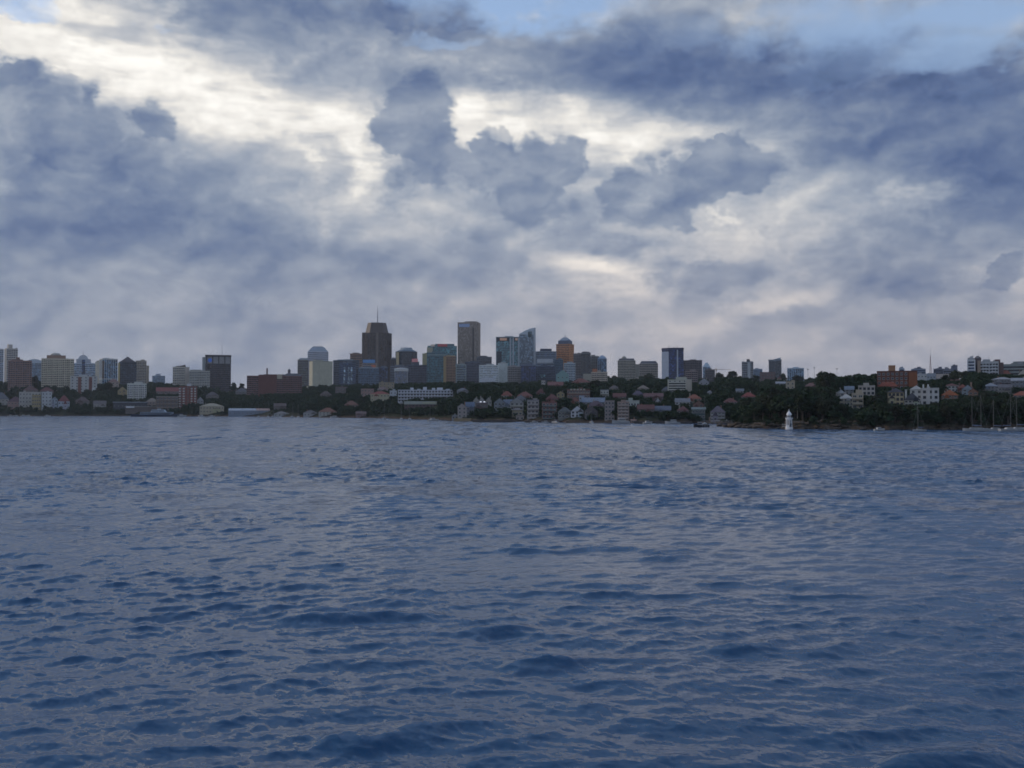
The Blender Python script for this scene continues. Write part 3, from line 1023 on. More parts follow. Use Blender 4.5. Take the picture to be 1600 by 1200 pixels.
B.panel('window_strip', 128, 133, 562, 590, glass_mat(NAVY), .5)
b = MB()
for i in range(10):
    a0, a1 = math.pi * i / 10, math.pi * (i + 1) / 10
    rx, rz = B.mx * 8, B.lz(554) - B.lz(561)
    b.add([(B.lx(130) - rx * math.cos(a), y, B.lz(561) - .3 + rz * math.sin(a) * k) for k in (1,) for y in (-4, 4) for a in (a0, a1)] +
          [(B.lx(130) - rx * math.cos(a), y, B.lz(561) - .4) for y in (-4, 4) for a in (a0, a1)],
          [(0, 1, 3, 2), (4, 5, 1, 0), (6, 2, 3, 7)])
B.part('arched_top', b, wall_mat((.5, .53, .57)))
B.mast(130, 546, 554.5, .4)
B = tower('apartment_tower', 'narrow plain cream slab between the pale office and white-ribbed tower', 149, 156, 566, 2080, 'blank', CREAM, cat='tower', deep=18)
B = tower('office_tower', 'white-ribbed tower with blue windows and dark brown side, left hill', 155, 184, 561, 2000, 'fins', (.52, .54, .56), SKYGL, yaw=14, deep=24, bay=4.2)
B.panel('dark_side_strip', 155, 158.5, 564, 592, wall_mat(BROWN), .4)
B = tower('office_tower', 'dark blue glass tower under a pointed pyramid roof', 186, 213, 566, 1900, 'grid', (.05, .06, .075), (.015, .03, .05), fh=3.6, bay=4.5, band=.2, pier=.25)
B.pyramid('pyramid_roof', 187, 212, 557, 565.5, (.07, .06, .065), .05)
B.mast(198, 555, 558, .3)
B.panel('yellow_corner_strip', 184.5, 187.5, 567, 600, wall_mat((.42, .34, .16)), .3)
B = tower('apartment_tower', 'beige apartment tower with rounded stepped shoulder beside dark pyramid-roofed tower', 212, 229, 564, 1960, 'grid', BEIGE, fh=3.1, bay=3.2)
B.block('lower_shoulder', 226, 233, 571, 600, BEIGE, .8)
B = house('white flats with two red-brown vertical bands and raised roof house below cream tower', 110, 152, 588, 615, (.47, .48, .48), kind='flat', rows=6, cols=6, D=1600, name='apartment_block', cat='apartments', balcony=False)
for a, c in ((122, 127), (139, 144)):
    B.panel('brown_band', a, c, 589, 617, wall_mat((.20, .09, .075)), .5)
B.block('roof_house', 123, 137, 585, 588.5, PALE, .6)
B.block('lower_wing', 144, 152, 606, 616, (.56, .57, .57), .9, 1.2)
B = tower('apartment_block', 'pale cream flats with even window grid above the boat sheds', 199, 229, 600, 1580, 'flats', (.52, .53, .48), fh=3.0, bay=2.8, cat='apartments', ybase=630)
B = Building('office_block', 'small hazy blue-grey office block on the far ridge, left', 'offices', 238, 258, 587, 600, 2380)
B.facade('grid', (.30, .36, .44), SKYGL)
B.block('roof_house', 243, 251, 584, 588, (.34, .39, .46), .5)
B = tower('apartment_block', 'cream apartment building with slanted dark roof piece left of sloping grey block', 270, 296, 574, 1900, 'grid', (.48, .45, .38), fh=3.2, bay=3.2, cat='apartments')
b = MB().prism([(B.lx(273), -6), (B.lx(290), -6), (B.lx(290), 6), (B.lx(273), 6)], B.h, [B.lz(573), B.lz(569.5), B.lz(569.5), B.lz(573)])
B.part('slanted_roof', b, wall_mat((.12, .11, .11)))
B.panel('blank_end_wall', 289, 296, 574, 604, wall_mat((.46, .42, .37)), .3)
B = tower('apartment_block', 'sloping grey-cream apartment block against the dark crowned tower', 296, 328, 580, 1880, 'grid', (.38, .38, .34), fh=3.1, bay=3.0, cat='apartments')
B.block('taller_end', 297, 314, 577.5, 581, (.36, .36, .33), .8)
B = tower('office_tower', 'dark tower with pale open crown, round blue sign and thin mast', 321, 361, 568, 1900, 'grid', (.055, .045, .05), INK, fh=3.7, bay=3.6, cap=False, band=.3, pier=.4)
B.block('crown', 322.5, 360, 557, 568.2, (.27, .27, .28), .92)
for i, px in enumerate((322, 331.5, 341, 350.5, 359.5)):
    B.block('crown_post', px, px + 1.6, 556.5, 569, (.06, .055, .06), .96)
B.block('crown_beam', 320.5, 361.5, 554.5, 557, (.06, .055, .065), 1.0)
b = MB().tube((B.lx(328), B.y0 * .92 - .4, B.lz(563)), (B.lx(328), B.y0 * .92 + .4, B.lz(563)), B.mx * 3.2, None, 20)
B.part('round_sign', b, sign_mat((.03, .12, .5), 0.14))
B.block('pale_side_wing', 316, 322, 558, 606, (.33, .35, .37), .7)
B.mast(347, 535, 555, .3)
B = house('red brick flats with white balcony columns and white tank on the roof', 280, 308, 604, 638, (.20, .075, .06), kind='flat', rows=8, cols=5, D=1500, name='apartment_block', cat='apartments')
for px in (281, 287, 299.5, 305):
    for k in range(8):
        B.panel('balcony', px - 1.4, px + 1.4, 606.5 + k * 3.9, 608.3 + k * 3.9, wall_mat((.55, .54, .52)), 1.1)
B.block('roof_tank', 292, 299, 599.5, 604.2, (.55, .57, .6), .5)
B = tower('apartment_block', 'long dark red-brick apartment block with chimney and cupola, left of centre', 386, 472, 588, 1680, 'grid', (.135, .06, .05), INK, fh=3.3, bay=3.8, cat='apartments', deep=22, ybase=624)
B.block('taller_wing', 404, 432, 585.5, 626, (.15, .065, .055), .9, .8)
B.block('chimney', 416, 418.4, 575, 588, (.13, .07, .06), .12)
B.block('cream_stair_tower', 433, 441, 585, 592, (.42, .38, .30), .5, 1.0)
b = MB().lathe([(B.mx * 2.2, B.lz(585)), (B.mx * 2.2, B.lz(579)), (B.mx * 2.8, B.lz(578.6)), (B.mx * 1.2, B.lz(576.4)), (.2, B.lz(575.5))], 10, B.lx(452), 0)
B.part('cupola', b, wall_mat((.10, .10, .12)))
B.pyramid('hipped_roof', 441, 472, 583, 587, (.09, .09, .10), .5, 1.0)

# ------------------------------------------------------------------ central business towers
B = tower('office_tower', 'slim dark beige tower with pale cap, leftmost of the central cluster', 465, 482, 563, 2030, 'grid', (.17, .155, .13), fh=3.5, bay=3.4)
B.block('pale_cap', 468, 481, 559.5, 562.8, (.36, .42, .47), .8)
B = tower('office_tower', 'white and blue banded tower with chamfered top behind plain concrete slab', 481, 513, 549, 2180, 'bands', (.46, .48, .53), NAVY, fh=4.4, band=.55, cap=False)
B.pyramid('chamfered_top', 481.5, 512.5, 542, 548.8, (.30, .35, .42), .6, .98)
B.block('roof_plant', 489, 505, 541, 543, (.3, .34, .38), .5)
B = tower('office_tower', 'plain windowless pale concrete slab with a bright sunlit left edge', 483, 520, 565, 1880, 'blank', (.36, .35, .27), yaw=17, deep=22, fh=4.5, bay=5.5)
B.block('low_podium', 478, 521, 603, 612, (.2, .23, .22), 1.0, 2)
B = tower('office_tower', 'dark blue glass block with two pale window bays right of concrete slab', 530, 556, 567, 1900, 'grid', (.06, .085, .13), NAVY, fh=3.5, bay=3.3)
for a in (537, 543.5, 548):
    B.panel('pale_window_bay', a, a + 2.6, 574, 600, glass_mat((.20, .27, .33)), .35)
B = tower('office_tower', 'wide dark slate block with pale flat roof rising behind the blue glass block', 521, 561, 563.5, 2000, 'bands', (.08, .10, .13), INK, fh=3.6)
B.block('pale_roof_level', 527, 552, 561.5, 564.5, (.34, .40, .44), .8)
B = tower('office_tower', 'small orange-beige block peeking out left of the tallest brown tower', 547, 567, 553, 2360, 'grid', (.34, .22, .15), fh=4)
B.block('roof_plant', 553, 562, 551.2, 553.2, (.16, .17, .2), .5)
# tallest dark tower: faceted shaft, shoulders, tapering crown, spire
B = Building('skyscraper', 'tallest dark brown tower with sloping shoulders, tapered crown and tall spire', 'skyscraper', 566, 612, 520, None, 2300, deep=46)
W_, G_ = wall_mat((.11, .085, .076)), glass_mat((.022, .02, .022))
w, d = B.w / 2, B.d / 2
oct_ = [(-w * .62, -d), (w * .62, -d), (w, -d * .35), (w, d * .5), (w * .5, d), (-w * .5, d), (-w, d * .5), (-w, -d * .35)]
B.part('shaft', MB().prism(oct_, 0, B.h), G_)
top_r = [(x * .80, y * .92) for x, y in oct_]
B.part('crown', MB().prism(top_r, B.h - .1, B.lz(503.5), (.78, 0, 0)), wall_mat((.09, .07, .065), .6))
g = MB()
for (xa, ya), (xb, yb) in zip(oct_, oct_[1:] + oct_[:1]):
    n = max(2, int(math.hypot(xb - xa, yb - ya) / 3.2))
    for i in range(n):
        x, y = xa + (xb - xa) * i / n, ya + (yb - ya) * i / n
        nx, ny = (yb - ya), -(xb - xa)
        L_ = math.hypot(nx, ny)
        nx, ny = nx / L_, ny / L_
        tx, ty = -ny * .45, nx * .45
        ring = [(x - tx, y - ty), (x + nx * .7 - tx, y + ny * .7 - ty), (x + nx * .7 + tx, y + ny * .7 + ty), (x + tx, y + ty)]
        g.prism(ring, 0, B.h + .3)
B.part('vertical_ribs', g, W_, kind='stuff')
g = MB()
for i in range(1, 11):
    x = -w * .48 + w * .96 * i / 11
    zt = B.lz(505)
    g.add([(x - .3, -d * .93, B.h), (x + .3, -d * .93, B.h), (x * .8 + .3, -d * .76, zt), (x * .8 - .3, -d * .76, zt),
           (x - .3, -d * .80, B.h), (x + .3, -d * .80, B.h), (x * .8 + .3, -d * .62, zt), (x * .8 - .3, -d * .62, zt)],
          [(0, 1, 2, 3), (4, 7, 6, 5), (0, 3, 7, 4), (1, 5, 6, 2), (3, 2, 6, 7)])
B.part('crown_ribs', g, W_, kind='stuff')
B.part('light_central_strip', MB().box(-w * .06, w * .10, -d - .9, -d + .2, 10, B.h + .4), wall_mat((.17, .14, .12)))
B.block('shoulder', 566, 572, 519, 600, (.11, .09, .08), .5)
B.mast(590, 476, 504.5, 1.0, (.16, .17, .2), 'spire')

B = tower('office_block', 'blue glass block under the blue rooftop billboard', 560, 592, 575, 1980, 'grid', (.10, .14, .19), (.035, .075, .13), fh=3.5, bay=3.3, cat='offices')
B.panel('parapet_stripe', 561, 591, 574, 575.5, wall_mat((.3, .36, .42)), .5)
B = tower('office_block', 'dark navy block right of the blue billboard, under the tallest tower', 590, 606, 574.5, 2010, 'fins', (.06, .085, .13), NAVY, cat='offices')
B = tower('office_block', 'low cream and orange rooftop block carrying the blue billboard', 566, 588, 568, 2100, 'bands', (.32, .26, .2), NAVY, cat='offices', cap=False)
B.panel('orange_sign', 580, 587, 570, 574, sign_mat((.5, .16, .08), 0.04), .6)
b = MB().box(B.lx(567), B.lx(586), B.y0 - .8, B.y0 - .2, B.lz(567.2), B.lz(562))
bb = B.part('billboard', b, sign_mat((.07, .19, .42), 0.12), label='wide bright blue rooftop billboard')
b = MB()
for px in (568, 573, 578, 584):
    b.box(B.lx(px) - .15, B.lx(px) + .15, B.y0 - .2, B.y0 + .2, B.lz(568.5), B.lz(562.5))
B.part('billboard_posts', b, wall_mat(SLATE), bb)
B = tower('office_tower', 'slim dark tower tucked right of the tallest tower', 611, 619, 561, 2260, 'fins', (.08, .095, .12), INK)
B = Building('office_tower', 'dark octagonal glass tower with pale crown and left facet painted as yellow reflected light', 'tower', 618, 652, 549, None, 2200, deep=44)
w, d = B.w / 2, B.d / 2
oc = [(-w * .45, -d), (w * .45, -d), (w, -d * .4), (w, d * .4), (w * .45, d), (-w * .45, d), (-w, d * .4), (-w, -d * .4)]
B.part('glazing', MB().prism(oc, 0, B.h), glass_mat((.02, .03, .045), .08))
g = MB()
for i in range(int(B.h / 4)):
    g.prism([(x * 1.012, y * 1.012) for x, y in oc], B.h - i * 4 - .8, B.h - i * 4)
B.part('floor_bands', g, wall_mat((.05, .065, .085)), kind='stuff')
B.part('pale_crown', MB().prism([(x * .62, y * .62) for x, y in oc], B.h - .1, B.lz(542.5), (.85, 0, 0)), wall_mat((.32, .38, .44)))
B.part('sloping_roof', MB().prism([(x * .98, y * .98) for x, y in oc], B.h, B.lz(546), (.66, 0, 0)), wall_mat((.13, .17, .21)))
B.part('painted_reflection_facet', MB().box(-w * .93, -w * .68, -d * .86, -d * .5, 20, B.h - 2), wall_mat((.52, .42, .24), .35), label='narrow facet with yellow evening light painted as its colour')  # evening reflection on this facet is put into the wall colour
B = tower('office_tower', 'white-ribbed tower with broad white crown below the octagonal glass tower', 617, 637, 577, 1950, 'fins', (.50, .52, .54), NAVY, bay=2.4, cap=False)
B.block('white_crown', 616, 638, 576, 580, (.60, .61, .61), 1.06)
b = MB().lathe([(B.mx * 10, B.lz(576)), (B.mx * 9, B.lz(575.2)), (B.mx * 5, B.lz(574.6))], 18, 0, 0)
B.part('rounded_top', b, wall_mat((.5, .52, .54)))
B = tower('office_tower', 'flat grey tower behind the white-crowned tower', 610, 640, 572.5, 2080, 'grid', (.13, .15, .18), INK)
B = tower('office_tower', 'dark navy slab with small pink rooftop sign, centre', 638, 669, 571, 2060, 'grid', (.055, .065, .095), INK, fh=3.6)
B.panel('pink_sign', 643.5, 653, 560.5, 565.5, sign_mat((.55, .22, .24), 0.10), -4)
B.block('sign_block', 642, 655, 565, 572, (.10, .13, .17), .6)
B = tower('office_block', 'pale yellow block half hidden left of the teal tower', 660, 672, 553, 2260, 'blank', (.42, .37, .2), cat='offices')
B = tower('office_tower', 'tall teal glass tower with red sign along its flat roof', 668, 714, 541, 2180, 'grid', (.12, .22, .25), (.05, .16, .185), fh=3.7, bay=4, band=.25, pier=.3)
B.panel('red_sign', 684, 699, 537.5, 541.5, sign_mat((.36, .06, .07), 0.08), .8, 'red rooftop sign')
B.panel('pale_sign', 673, 679, 538, 541.5, sign_mat((.5, .45, .4), 0.10), .8)
B.block('roof_plant', 680, 710, 537, 541.3, (.10, .17, .19), .6)
B.block('cream_wing', 667, 676, 543, 560, (.40, .38, .27), .7, .3)
B = tower('office_tower', 'lower dark teal tower standing in front of the red-signed tower', 667, 698, 551.5, 2060, 'grid', (.07, .15, .18), (.03, .095, .12), fh=3.6, bay=3.6, band=.25, pier=.25)
B.panel('pale_parapet', 668, 697, 553.5, 555.5, wall_mat((.22, .32, .34)), .5)
B = tower('apartment_tower', 'brown and yellow apartment tower with stacked balconies, centre', 693, 712, 557, 1950, 'flats', (.27, .17, .105), INK, fh=3.1, bay=2.9)
B.panel('yellow_side_strip', 693, 697, 558, 606, wall_mat((.42, .33, .15)), .5)
B.block('roof_house', 697, 711, 555, 557.5, (.38, .33, .2), .5)
B = tower('office_tower', 'tall plain brown striped tower with blue sign at its top left', 715, 751, 504, 2300, 'fins', (.33, .27, .22), (.12, .105, .098), yaw=-9, deep=36, bay=2.6, fh=3.6, pier=1.1)
B.panel('blue_sign', 717.5, 736, 506, 511, sign_mat((.18, .25, .42), 0.12), .9, 'pale blue sign near the roof')
B.block('roof_plant', 726, 748, 501.8, 503.5, (.16, .14, .13), .5)
B.panel('dark_service_strip', 741, 744, 512, 575, wall_mat((.09, .075, .07)), .5)
B = tower('office_block', 'pale grey-green block right of brown and yellow apartment tower', 713, 728, 570, 2000, 'bands', (.26, .32, .32), NAVY, cat='offices')
B = tower('office_block', 'dark slate-blue office slab below the tall brown striped tower', 726, 750, 566, 2080, 'grid', (.075, .085, .12), INK, cat='offices')
B = tower('office_block', 'low grey office block between brown striped tower and teal tower', 745, 768, 558, 2260, 'bands', (.16, .165, .18), INK, cat='offices')
B.block('roof_plant', 750, 760, 555.5, 558.2, (.14, .14, .16), .5)
B = tower('office_block', 'white terraced office block with fine horizontal ribs above dark trees', 749, 779, 571, 1900, 'bands', (.52, .56, .62), (.16, .2, .27), cat='offices', fh=3.2, band=.6, ybase=612)
B.panel('white_lower_front', 752, 774, 590, 611, wall_mat((.55, .58, .64)), .15)
B = tower('office_block', 'pale grey-green block joined to the white ribbed block', 778, 793, 568, 1930, 'blank', (.38, .41, .40), cat='offices')
B = tower('office_tower', 'teal glass tower with white edges and dark sign band across top', 775, 812, 527, 2200, 'grid', (.19, .27, .30), (.07, .17, .20), fh=3.8, bay=4.2, band=.2, pier=.2)
B.panel('sign_band', 776, 796, 527.2, 533, wall_mat((.03, .03, .045)), .6)
B.panel('orange_white_sign', 781, 792, 528.2, 532, sign_mat((.55, .32, .22), 0.14), .8)
B.panel('sign_band', 803, 811, 527.2, 533, wall_mat((.03, .03, .045)), .6)
B.panel('orange_white_sign', 805, 809, 528.2, 532, sign_mat((.5, .33, .25), 0.14), .8)
for a in (796.5, 801, 809.5):
    B.panel('white_vertical_edge', a, a + 2, 528, 578, wall_mat((.42, .47, .52)), .9)
B.panel('dark_lower_glass', 776, 784, 549, 578, glass_mat((.012, .03, .05)), .55)
B = Building('office_tower', 'pale tower with curved top sweeping up to the right', 'tower', 811, 837, 522, None, 2270, deep=34)
B.facade('fins', (.45, .50, .56), (.13, .18, .23), bay=3.0)
b = MB()
prev = None
for i in range(9):
    u = i / 8
    px = 811 + 26 * u
    zz = B.lz(522 - 10 * math.sin(u * math.pi / 2) ** 1.0)
    cur = (B.lx(px), zz)
    if prev:
        b.add([(prev[0], B.y0, B.h - .4), (cur[0], B.y0, B.h - .4), (cur[0], B.y0, cur[1]), (prev[0], B.y0, prev[1]),
               (prev[0], B.y1, B.h - .4), (cur[0], B.y1, B.h - .4), (cur[0], B.y1, cur[1]), (prev[0], B.y1, prev[1])],
              [(0, 1, 2, 3), (7, 6, 5, 4), (3, 2, 6, 7), (0, 3, 7, 4), (1, 5, 6, 2)])
    prev = cur
B.part('curved_crown', b, wall_mat((.50, .56, .62)))
B.panel('dark_crown_window', 825, 831, 518, 527, glass_mat((.04, .08, .1)), .4)
B.panel('white_vertical_edge', 834, 837, 514, 578, wall_mat((.46, .5, .54)), .6)
B = tower('office_block', 'grey office block with dark roof plant left of orange brick tower', 837, 869, 549.5, 2160, 'bands', (.20, .23, .26), NAVY, cat='offices', fh=3.6)
B.block('roof_plant', 844, 862, 544.5, 550, (.045, .06, .10), .6)
B.panel('white_sign_band', 839, 864, 561, 567, wall_mat((.45, .48, .52)), .5)
B = tower('office_tower', 'orange brick tower with blue-grey pyramid crown and finial', 869, 897, 538, 2200, 'grid', (.50, .22, .085), (.10, .06, .05), yaw=-20, deep=30, fh=3.9, bay=3.4, cap=False)
B.block('crown_drum', 872.5, 894, 532, 538.5, (.10, .13, .19), .88)
B.pyramid('pyramid_roof', 873, 893.5, 526.5, 532, (.20, .25, .32), .3, .8)
B.mast(883, 521, 527, .7, (.2, .24, .3), 'finial')
B.block('cornice', 868.5, 897.5, 537.3, 538.6, (.40, .2, .1), 1.04)
# lower row in front
B = tower('office_block', 'grey-beige office block between the white ribbed and navy blocks', 792, 815, 573, 1960, 'grid', (.25, .235, .225), INK, cat='offices')
B = tower('office_block', 'plain navy glass slab in the middle of the lower office row', 814, 837, 570.5, 1940, 'fins', (.045, .06, .13), (.02, .035, .085), bay=5, cat='offices')
B.panel('pale_parapet', 813, 838, 569.5, 571.2, wall_mat((.2, .24, .33)), .5)
B = tower('office_block', 'dark stepped glass block right of the plain navy slab', 837, 868, 573, 1980, 'grid', (.04, .06, .105), INK, cat='offices')
B.panel('green_glass_panel', 844, 852, 585, 590, glass_mat((.06, .14, .17)), .5)  # greener glass panel on part of the front
B = tower('office_block', 'dark teal office block below the orange brick tower', 866, 880, 562, 2120, 'grid', (.06, .10, .13), NAVY, cat='offices')
B = house('pale green gabled hall below orange brick tower', 869, 889, 578, 597, (.22, .36, .36), (.25, .38, .38), 'gable_front', .72, 2, 3, D=1880, name='hall', cat='hall')
B = tower('office_block', 'white window-grid block right of the pale green hall', 881, 899, 568, 1960, 'grid', (.36, .41, .44), NAVY, cat='offices', fh=3.3, bay=3.0)
B = tower('office_tower', 'grey-brown tower with flat top right of orange brick tower, left of the pair', 896, 909, 553, 2120, 'grid', (.19, .165, .16), INK)
B = tower('office_tower', 'taller grey-brown tower of the pair, with curved pale roof', 908, 923, 551.5, 2100, 'fins', (.20, .19, .185), INK, bay=2.8)
B.block('roof_level', 909, 921, 549.5, 552, (.12, .12, .14), .6)
B = tower('office_tower', 'plain brown-grey slab between grey-brown pair and blue gabled tower', 922, 936, 557, 2170, 'grid', (.17, .165, .15), INK)
B = tower('office_tower', 'pale blue tower with low gabled top at right end of central cluster', 934, 948, 560, 2150, 'fins', (.24, .32, .43), SKYGL, cap=False)
B.pyramid('gabled_top', 934, 948, 555, 559.8, (.27, .36, .48), .25, 1.0)
B = tower('apartment_block', 'cream flats with orange roof box right of red-roofed terrace', 924, 949, 582, 1640, 'flats', (.42, .36, .29), INK, cat='apartments', fh=3.1, bay=2.7, ybase=608)
B.block('orange_roof_box', 925.5, 933, 576, 582.5, (.40, .16, .09), .6)
B.block('side_wing', 911, 925, 584, 596, (.36, .34, .29), .7)

# ------------------------------------------------------------------ right of centre
B = tower('apartment_tower', 'beige stepped tower with rooftop turret standing among ridge trees', 965, 993, 563, 2120, 'grid', (.32, .295, .23), INK, fh=3.4, bay=3.2, cap=False)
B.block('roof_house', 967, 991, 560, 563.3, (.16, .16, .19), .8)
b = MB().lathe([(B.mx * 4.6, B.lz(560)), (B.mx * 3.4, B.lz(557.5)), (B.mx * 1.2, B.lz(556.2)), (.2, B.lz(555.4))], 10, B.lx(975), 0)
B.part('turret', b, wall_mat((.27, .27, .24)))
B.block('lower_wing', 990, 999, 569, 590, (.28, .27, .23), .7)
B = tower('apartment_block', 'beige block with dark chamfered roof, second beige block on the ridge', 999, 1028, 568, 2020, 'grid', (.34, .29, .235), INK, cat='apartments', cap=False)
B.pyramid('chamfered_roof', 999.5, 1027.5, 564, 567.9, (.12, .12, .14), .8, 1.0)
B = Building('office_tower', 'blue glass tower with white vertical strip, roof antennas and pale left facet', 'tower', 1034, 1068, 546, None, 1930, deep=38)
w, d = B.w / 2, B.d / 2
pl = [(-w * .35, -d), (w, -d), (w, d), (-w, d), (-w, -d * .45)]
B.part('glazing', MB().prism(pl, 0, B.h), glass_mat((.018, .035, .115), .1))
g = MB()
for i in range(int(B.h / 3.8)):
    g.prism([(x * 1.012, y * 1.012) for x, y in pl], B.h - i * 3.8 - .7, B.h - i * 3.8)
B.part('floor_bands', g, wall_mat((.03, .05, .14)), kind='stuff')
ring = [(-w * .37, -d * 1.02), (-w * .37, -d * .9), (-w * .9, -d * .45), (-w * 1.02, -d * .47)]
B.part('pale_facet', MB().prism(ring, 0, B.h - 4), wall_mat((.24, .32, .46), .4))
B.part('white_strip', MB().box(w * .38, w * .50, -d - .9, -d + .3, 0, B.h - 1), wall_mat((.45, .5, .55)))
B.part('dark_crown', MB().prism([(x * 1.03, y * 1.03) for x, y in pl], B.h - .3, B.h + 3.2), wall_mat((.02, .03, .09)))
B.mast(1045, 536, 546, .35)
B.mast(1053, 539.5, 546, .5)
B.mast(1058, 539, 546, .5)
B = tower('office_block', 'brown flat-topped block joined right of the blue glass tower', 1068, 1097, 563.5, 2000, 'grid', (.11, .085, .08), INK, cat='offices')
B = tower('apartment_block', 'dull brown apartment block in front of the flat-topped brown block', 1071, 1090, 580, 1700, 'flats', (.20, .15, .14), INK, cat='apartments')
B = house('white-banded apartment block with blank cream end wall on the wooded slope', 1043, 1081, 594, 620, (.46, .46, .40), kind='flat', rows=6, cols=5, D=1180, name='apartment_block', cat='apartments')
for k in range(6):
    B.panel('white_band', 1044, 1072, 596.6 + k * 3.8, 598.2 + k * 3.8, wall_mat((.58, .57, .51)), .9)
    B.panel('window_band', 1045, 1071, 598.3 + k * 3.8, 600.3 + k * 3.8, glass_mat(INK), .2)
B.block('roof_house', 1056, 1073, 589, 594.3, (.43, .44, .38), .6)
B.panel('blank_end_wall', 1072, 1081, 594, 617, wall_mat((.44, .40, .34)), 1.1)
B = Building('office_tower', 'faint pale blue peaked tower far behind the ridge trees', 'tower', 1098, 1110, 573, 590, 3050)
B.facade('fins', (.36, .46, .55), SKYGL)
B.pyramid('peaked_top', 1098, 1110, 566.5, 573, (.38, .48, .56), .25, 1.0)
B = tower('apartment_block', 'dark brown flats among ridge trees left of the thin tower crane', 1102, 1117, 578, 1800, 'grid', (.10, .085, .085), INK, cat='apartments')
B = tower('apartment_tower', 'grey apartment tower with white vertical strip and dark lift box on wooded ridge', 1159, 1177, 566, 1800, 'grid', (.23, .235, .25), INK, fh=3.2, bay=3.0)
B.block('lift_box', 1166.5, 1171.5, 561, 566.4, (.08, .08, .09), .4)
B.panel('white_strip', 1168, 1172.5, 566, 600, wall_mat((.44, .47, .49)), 1.0)
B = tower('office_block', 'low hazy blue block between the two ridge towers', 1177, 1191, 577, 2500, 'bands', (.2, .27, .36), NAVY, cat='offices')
B = tower('apartment_tower', 'grey-ribbed tower with slanting pale roof, right one of two ridge towers', 1201, 1221, 563, 2000, 'fins', (.25, .27, .30), INK, cap=False, bay=2.6)
b = MB().prism([(B.lx(1207), -8), (B.lx(1220), -8), (B.lx(1220), 8), (B.lx(1207), 8)], B.h, [B.lz(562), B.lz(558.5), B.lz(558.5), B.lz(562)])
B.part('slanting_roof', b, wall_mat((.34, .42, .5)))
B.block('roof_edge', 1200.5, 1221.5, 561.8, 563.3, (.10, .11, .14), 1.0)
B = house('dull pink-brown flats at the foot of the grey-ribbed tower', 1187, 1211, 582, 600, (.17, .115, .11), kind='flat', rows=4, cols=5, D=1500, name='apartment_block', cat='apartments')
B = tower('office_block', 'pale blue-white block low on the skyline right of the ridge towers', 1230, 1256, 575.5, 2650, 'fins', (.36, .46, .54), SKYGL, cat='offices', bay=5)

# ------------------------------------------------------------------ right headland buildings
B = house('big dark red-brick block with flat roof and brick lift tower on the headland', 1370, 1433, 581, 609, (.155, .062, .045), kind='flat', rows=4, cols=9, D=690, name='apartment_block', cat='apartments', deep=16)
B.block('lift_tower', 1388, 1399, 570, 581.5, (.34, .19, .11), .35)
B.panel('painted_lit_side', 1420, 1433, 582, 609, wall_mat((.27, .10, .045)), .6)  # lit right side of the block, painted as a brighter orange-brown
B.part('red_lower_roof', MB().hip(B.lx(1372), B.lx(1402), B.y0 - 5, B.y0 - .2, B.lz(604), B.lz(597), .3), roof_mat(TILE))
B.part('lower_wing', MB().box(B.lx(1372) + .2, B.lx(1402) - .2, B.y0 - 4.8, B.y0 + .1, 0, B.lz(604) + .02), wall_mat((.17, .07, .05)))
B = tower('apartment_block', 'white banded end of the tall flats on the right skyline', 1512, 1523, 562.5, 980, 'bands', (.45, .47, .5), NAVY, cat='apartments', fh=3.0, ybase=592)
B = tower('apartment_block', 'dark brown stair wing rising highest in the right skyline flats', 1521, 1533, 561, 985, 'blank', (.085, .06, .06), cat='apartments', fh=3.0, ybase=592)
B.block('lift_tower', 1523.5, 1531, 557.5, 561.5, (.12, .075, .07), .5)
B = tower('apartment_block', 'pale flats with brown ends in the right skyline group', 1531, 1560, 566, 975, 'flats', (.42, .43, .44), INK, cat='apartments', fh=3.0, bay=2.6, ybase=592)
B.panel('tan_end_wall', 1527, 1532, 563, 590, wall_mat((.36, .27, .21)), .6)
B.block('brown_lift_tower', 1554, 1563, 561.5, 567, (.12, .065, .06), .5)
B.block('brown_upper_flat', 1560, 1568, 566.5, 590, (.13, .08, .075), .7)
B = tower('apartment_block', 'long low grey-green block on the skyline right of brown lift tower', 1566, 1612, 570, 1050, 'bands', (.19, .215, .21), INK, cat='apartments', ybase=590)
B.block('roof_plant', 1590, 1598, 565.5, 570.5, (.28, .29, .33), .5)
B = tower('office_block', 'dark hazy block with roof house left of the lattice mast', 1424, 1446, 577, 1650, 'bands', (.16, .19, .26), NAVY, cat='offices', ybase=595)
B.block('roof_house', 1433, 1438.5, 573, 577.3, (.10, .12, .17), .5)
B = tower('office_block', 'tiny pale skyline block between brick lift tower and dark hazy block', 1405, 1413, 576, 1700, 'bands', (.3, .35, .42), NAVY, cat='offices', ybase=592)
B = tower('office_block', 'long dark skyline block right of the lattice mast', 1459, 1475, 577, 1500, 'bands', (.09, .10, .14), INK, cat='offices', ybase=595)
B = tower('office_block', 'lower pale-roofed skyline block next to the long dark one', 1474, 1488, 578, 1480, 'bands', (.15, .16, .2), INK, cat='offices', ybase=595)
B.block('roof_tank', 1476, 1481, 573.5, 578.3, (.22, .23, .27), .5)
B = tower('office_block', 'dark boxy skyline block just above the dark round tree', 1486, 1496, 572.5, 1450, 'blank', (.10, .11, .15), INK, cat='offices', ybase=595)

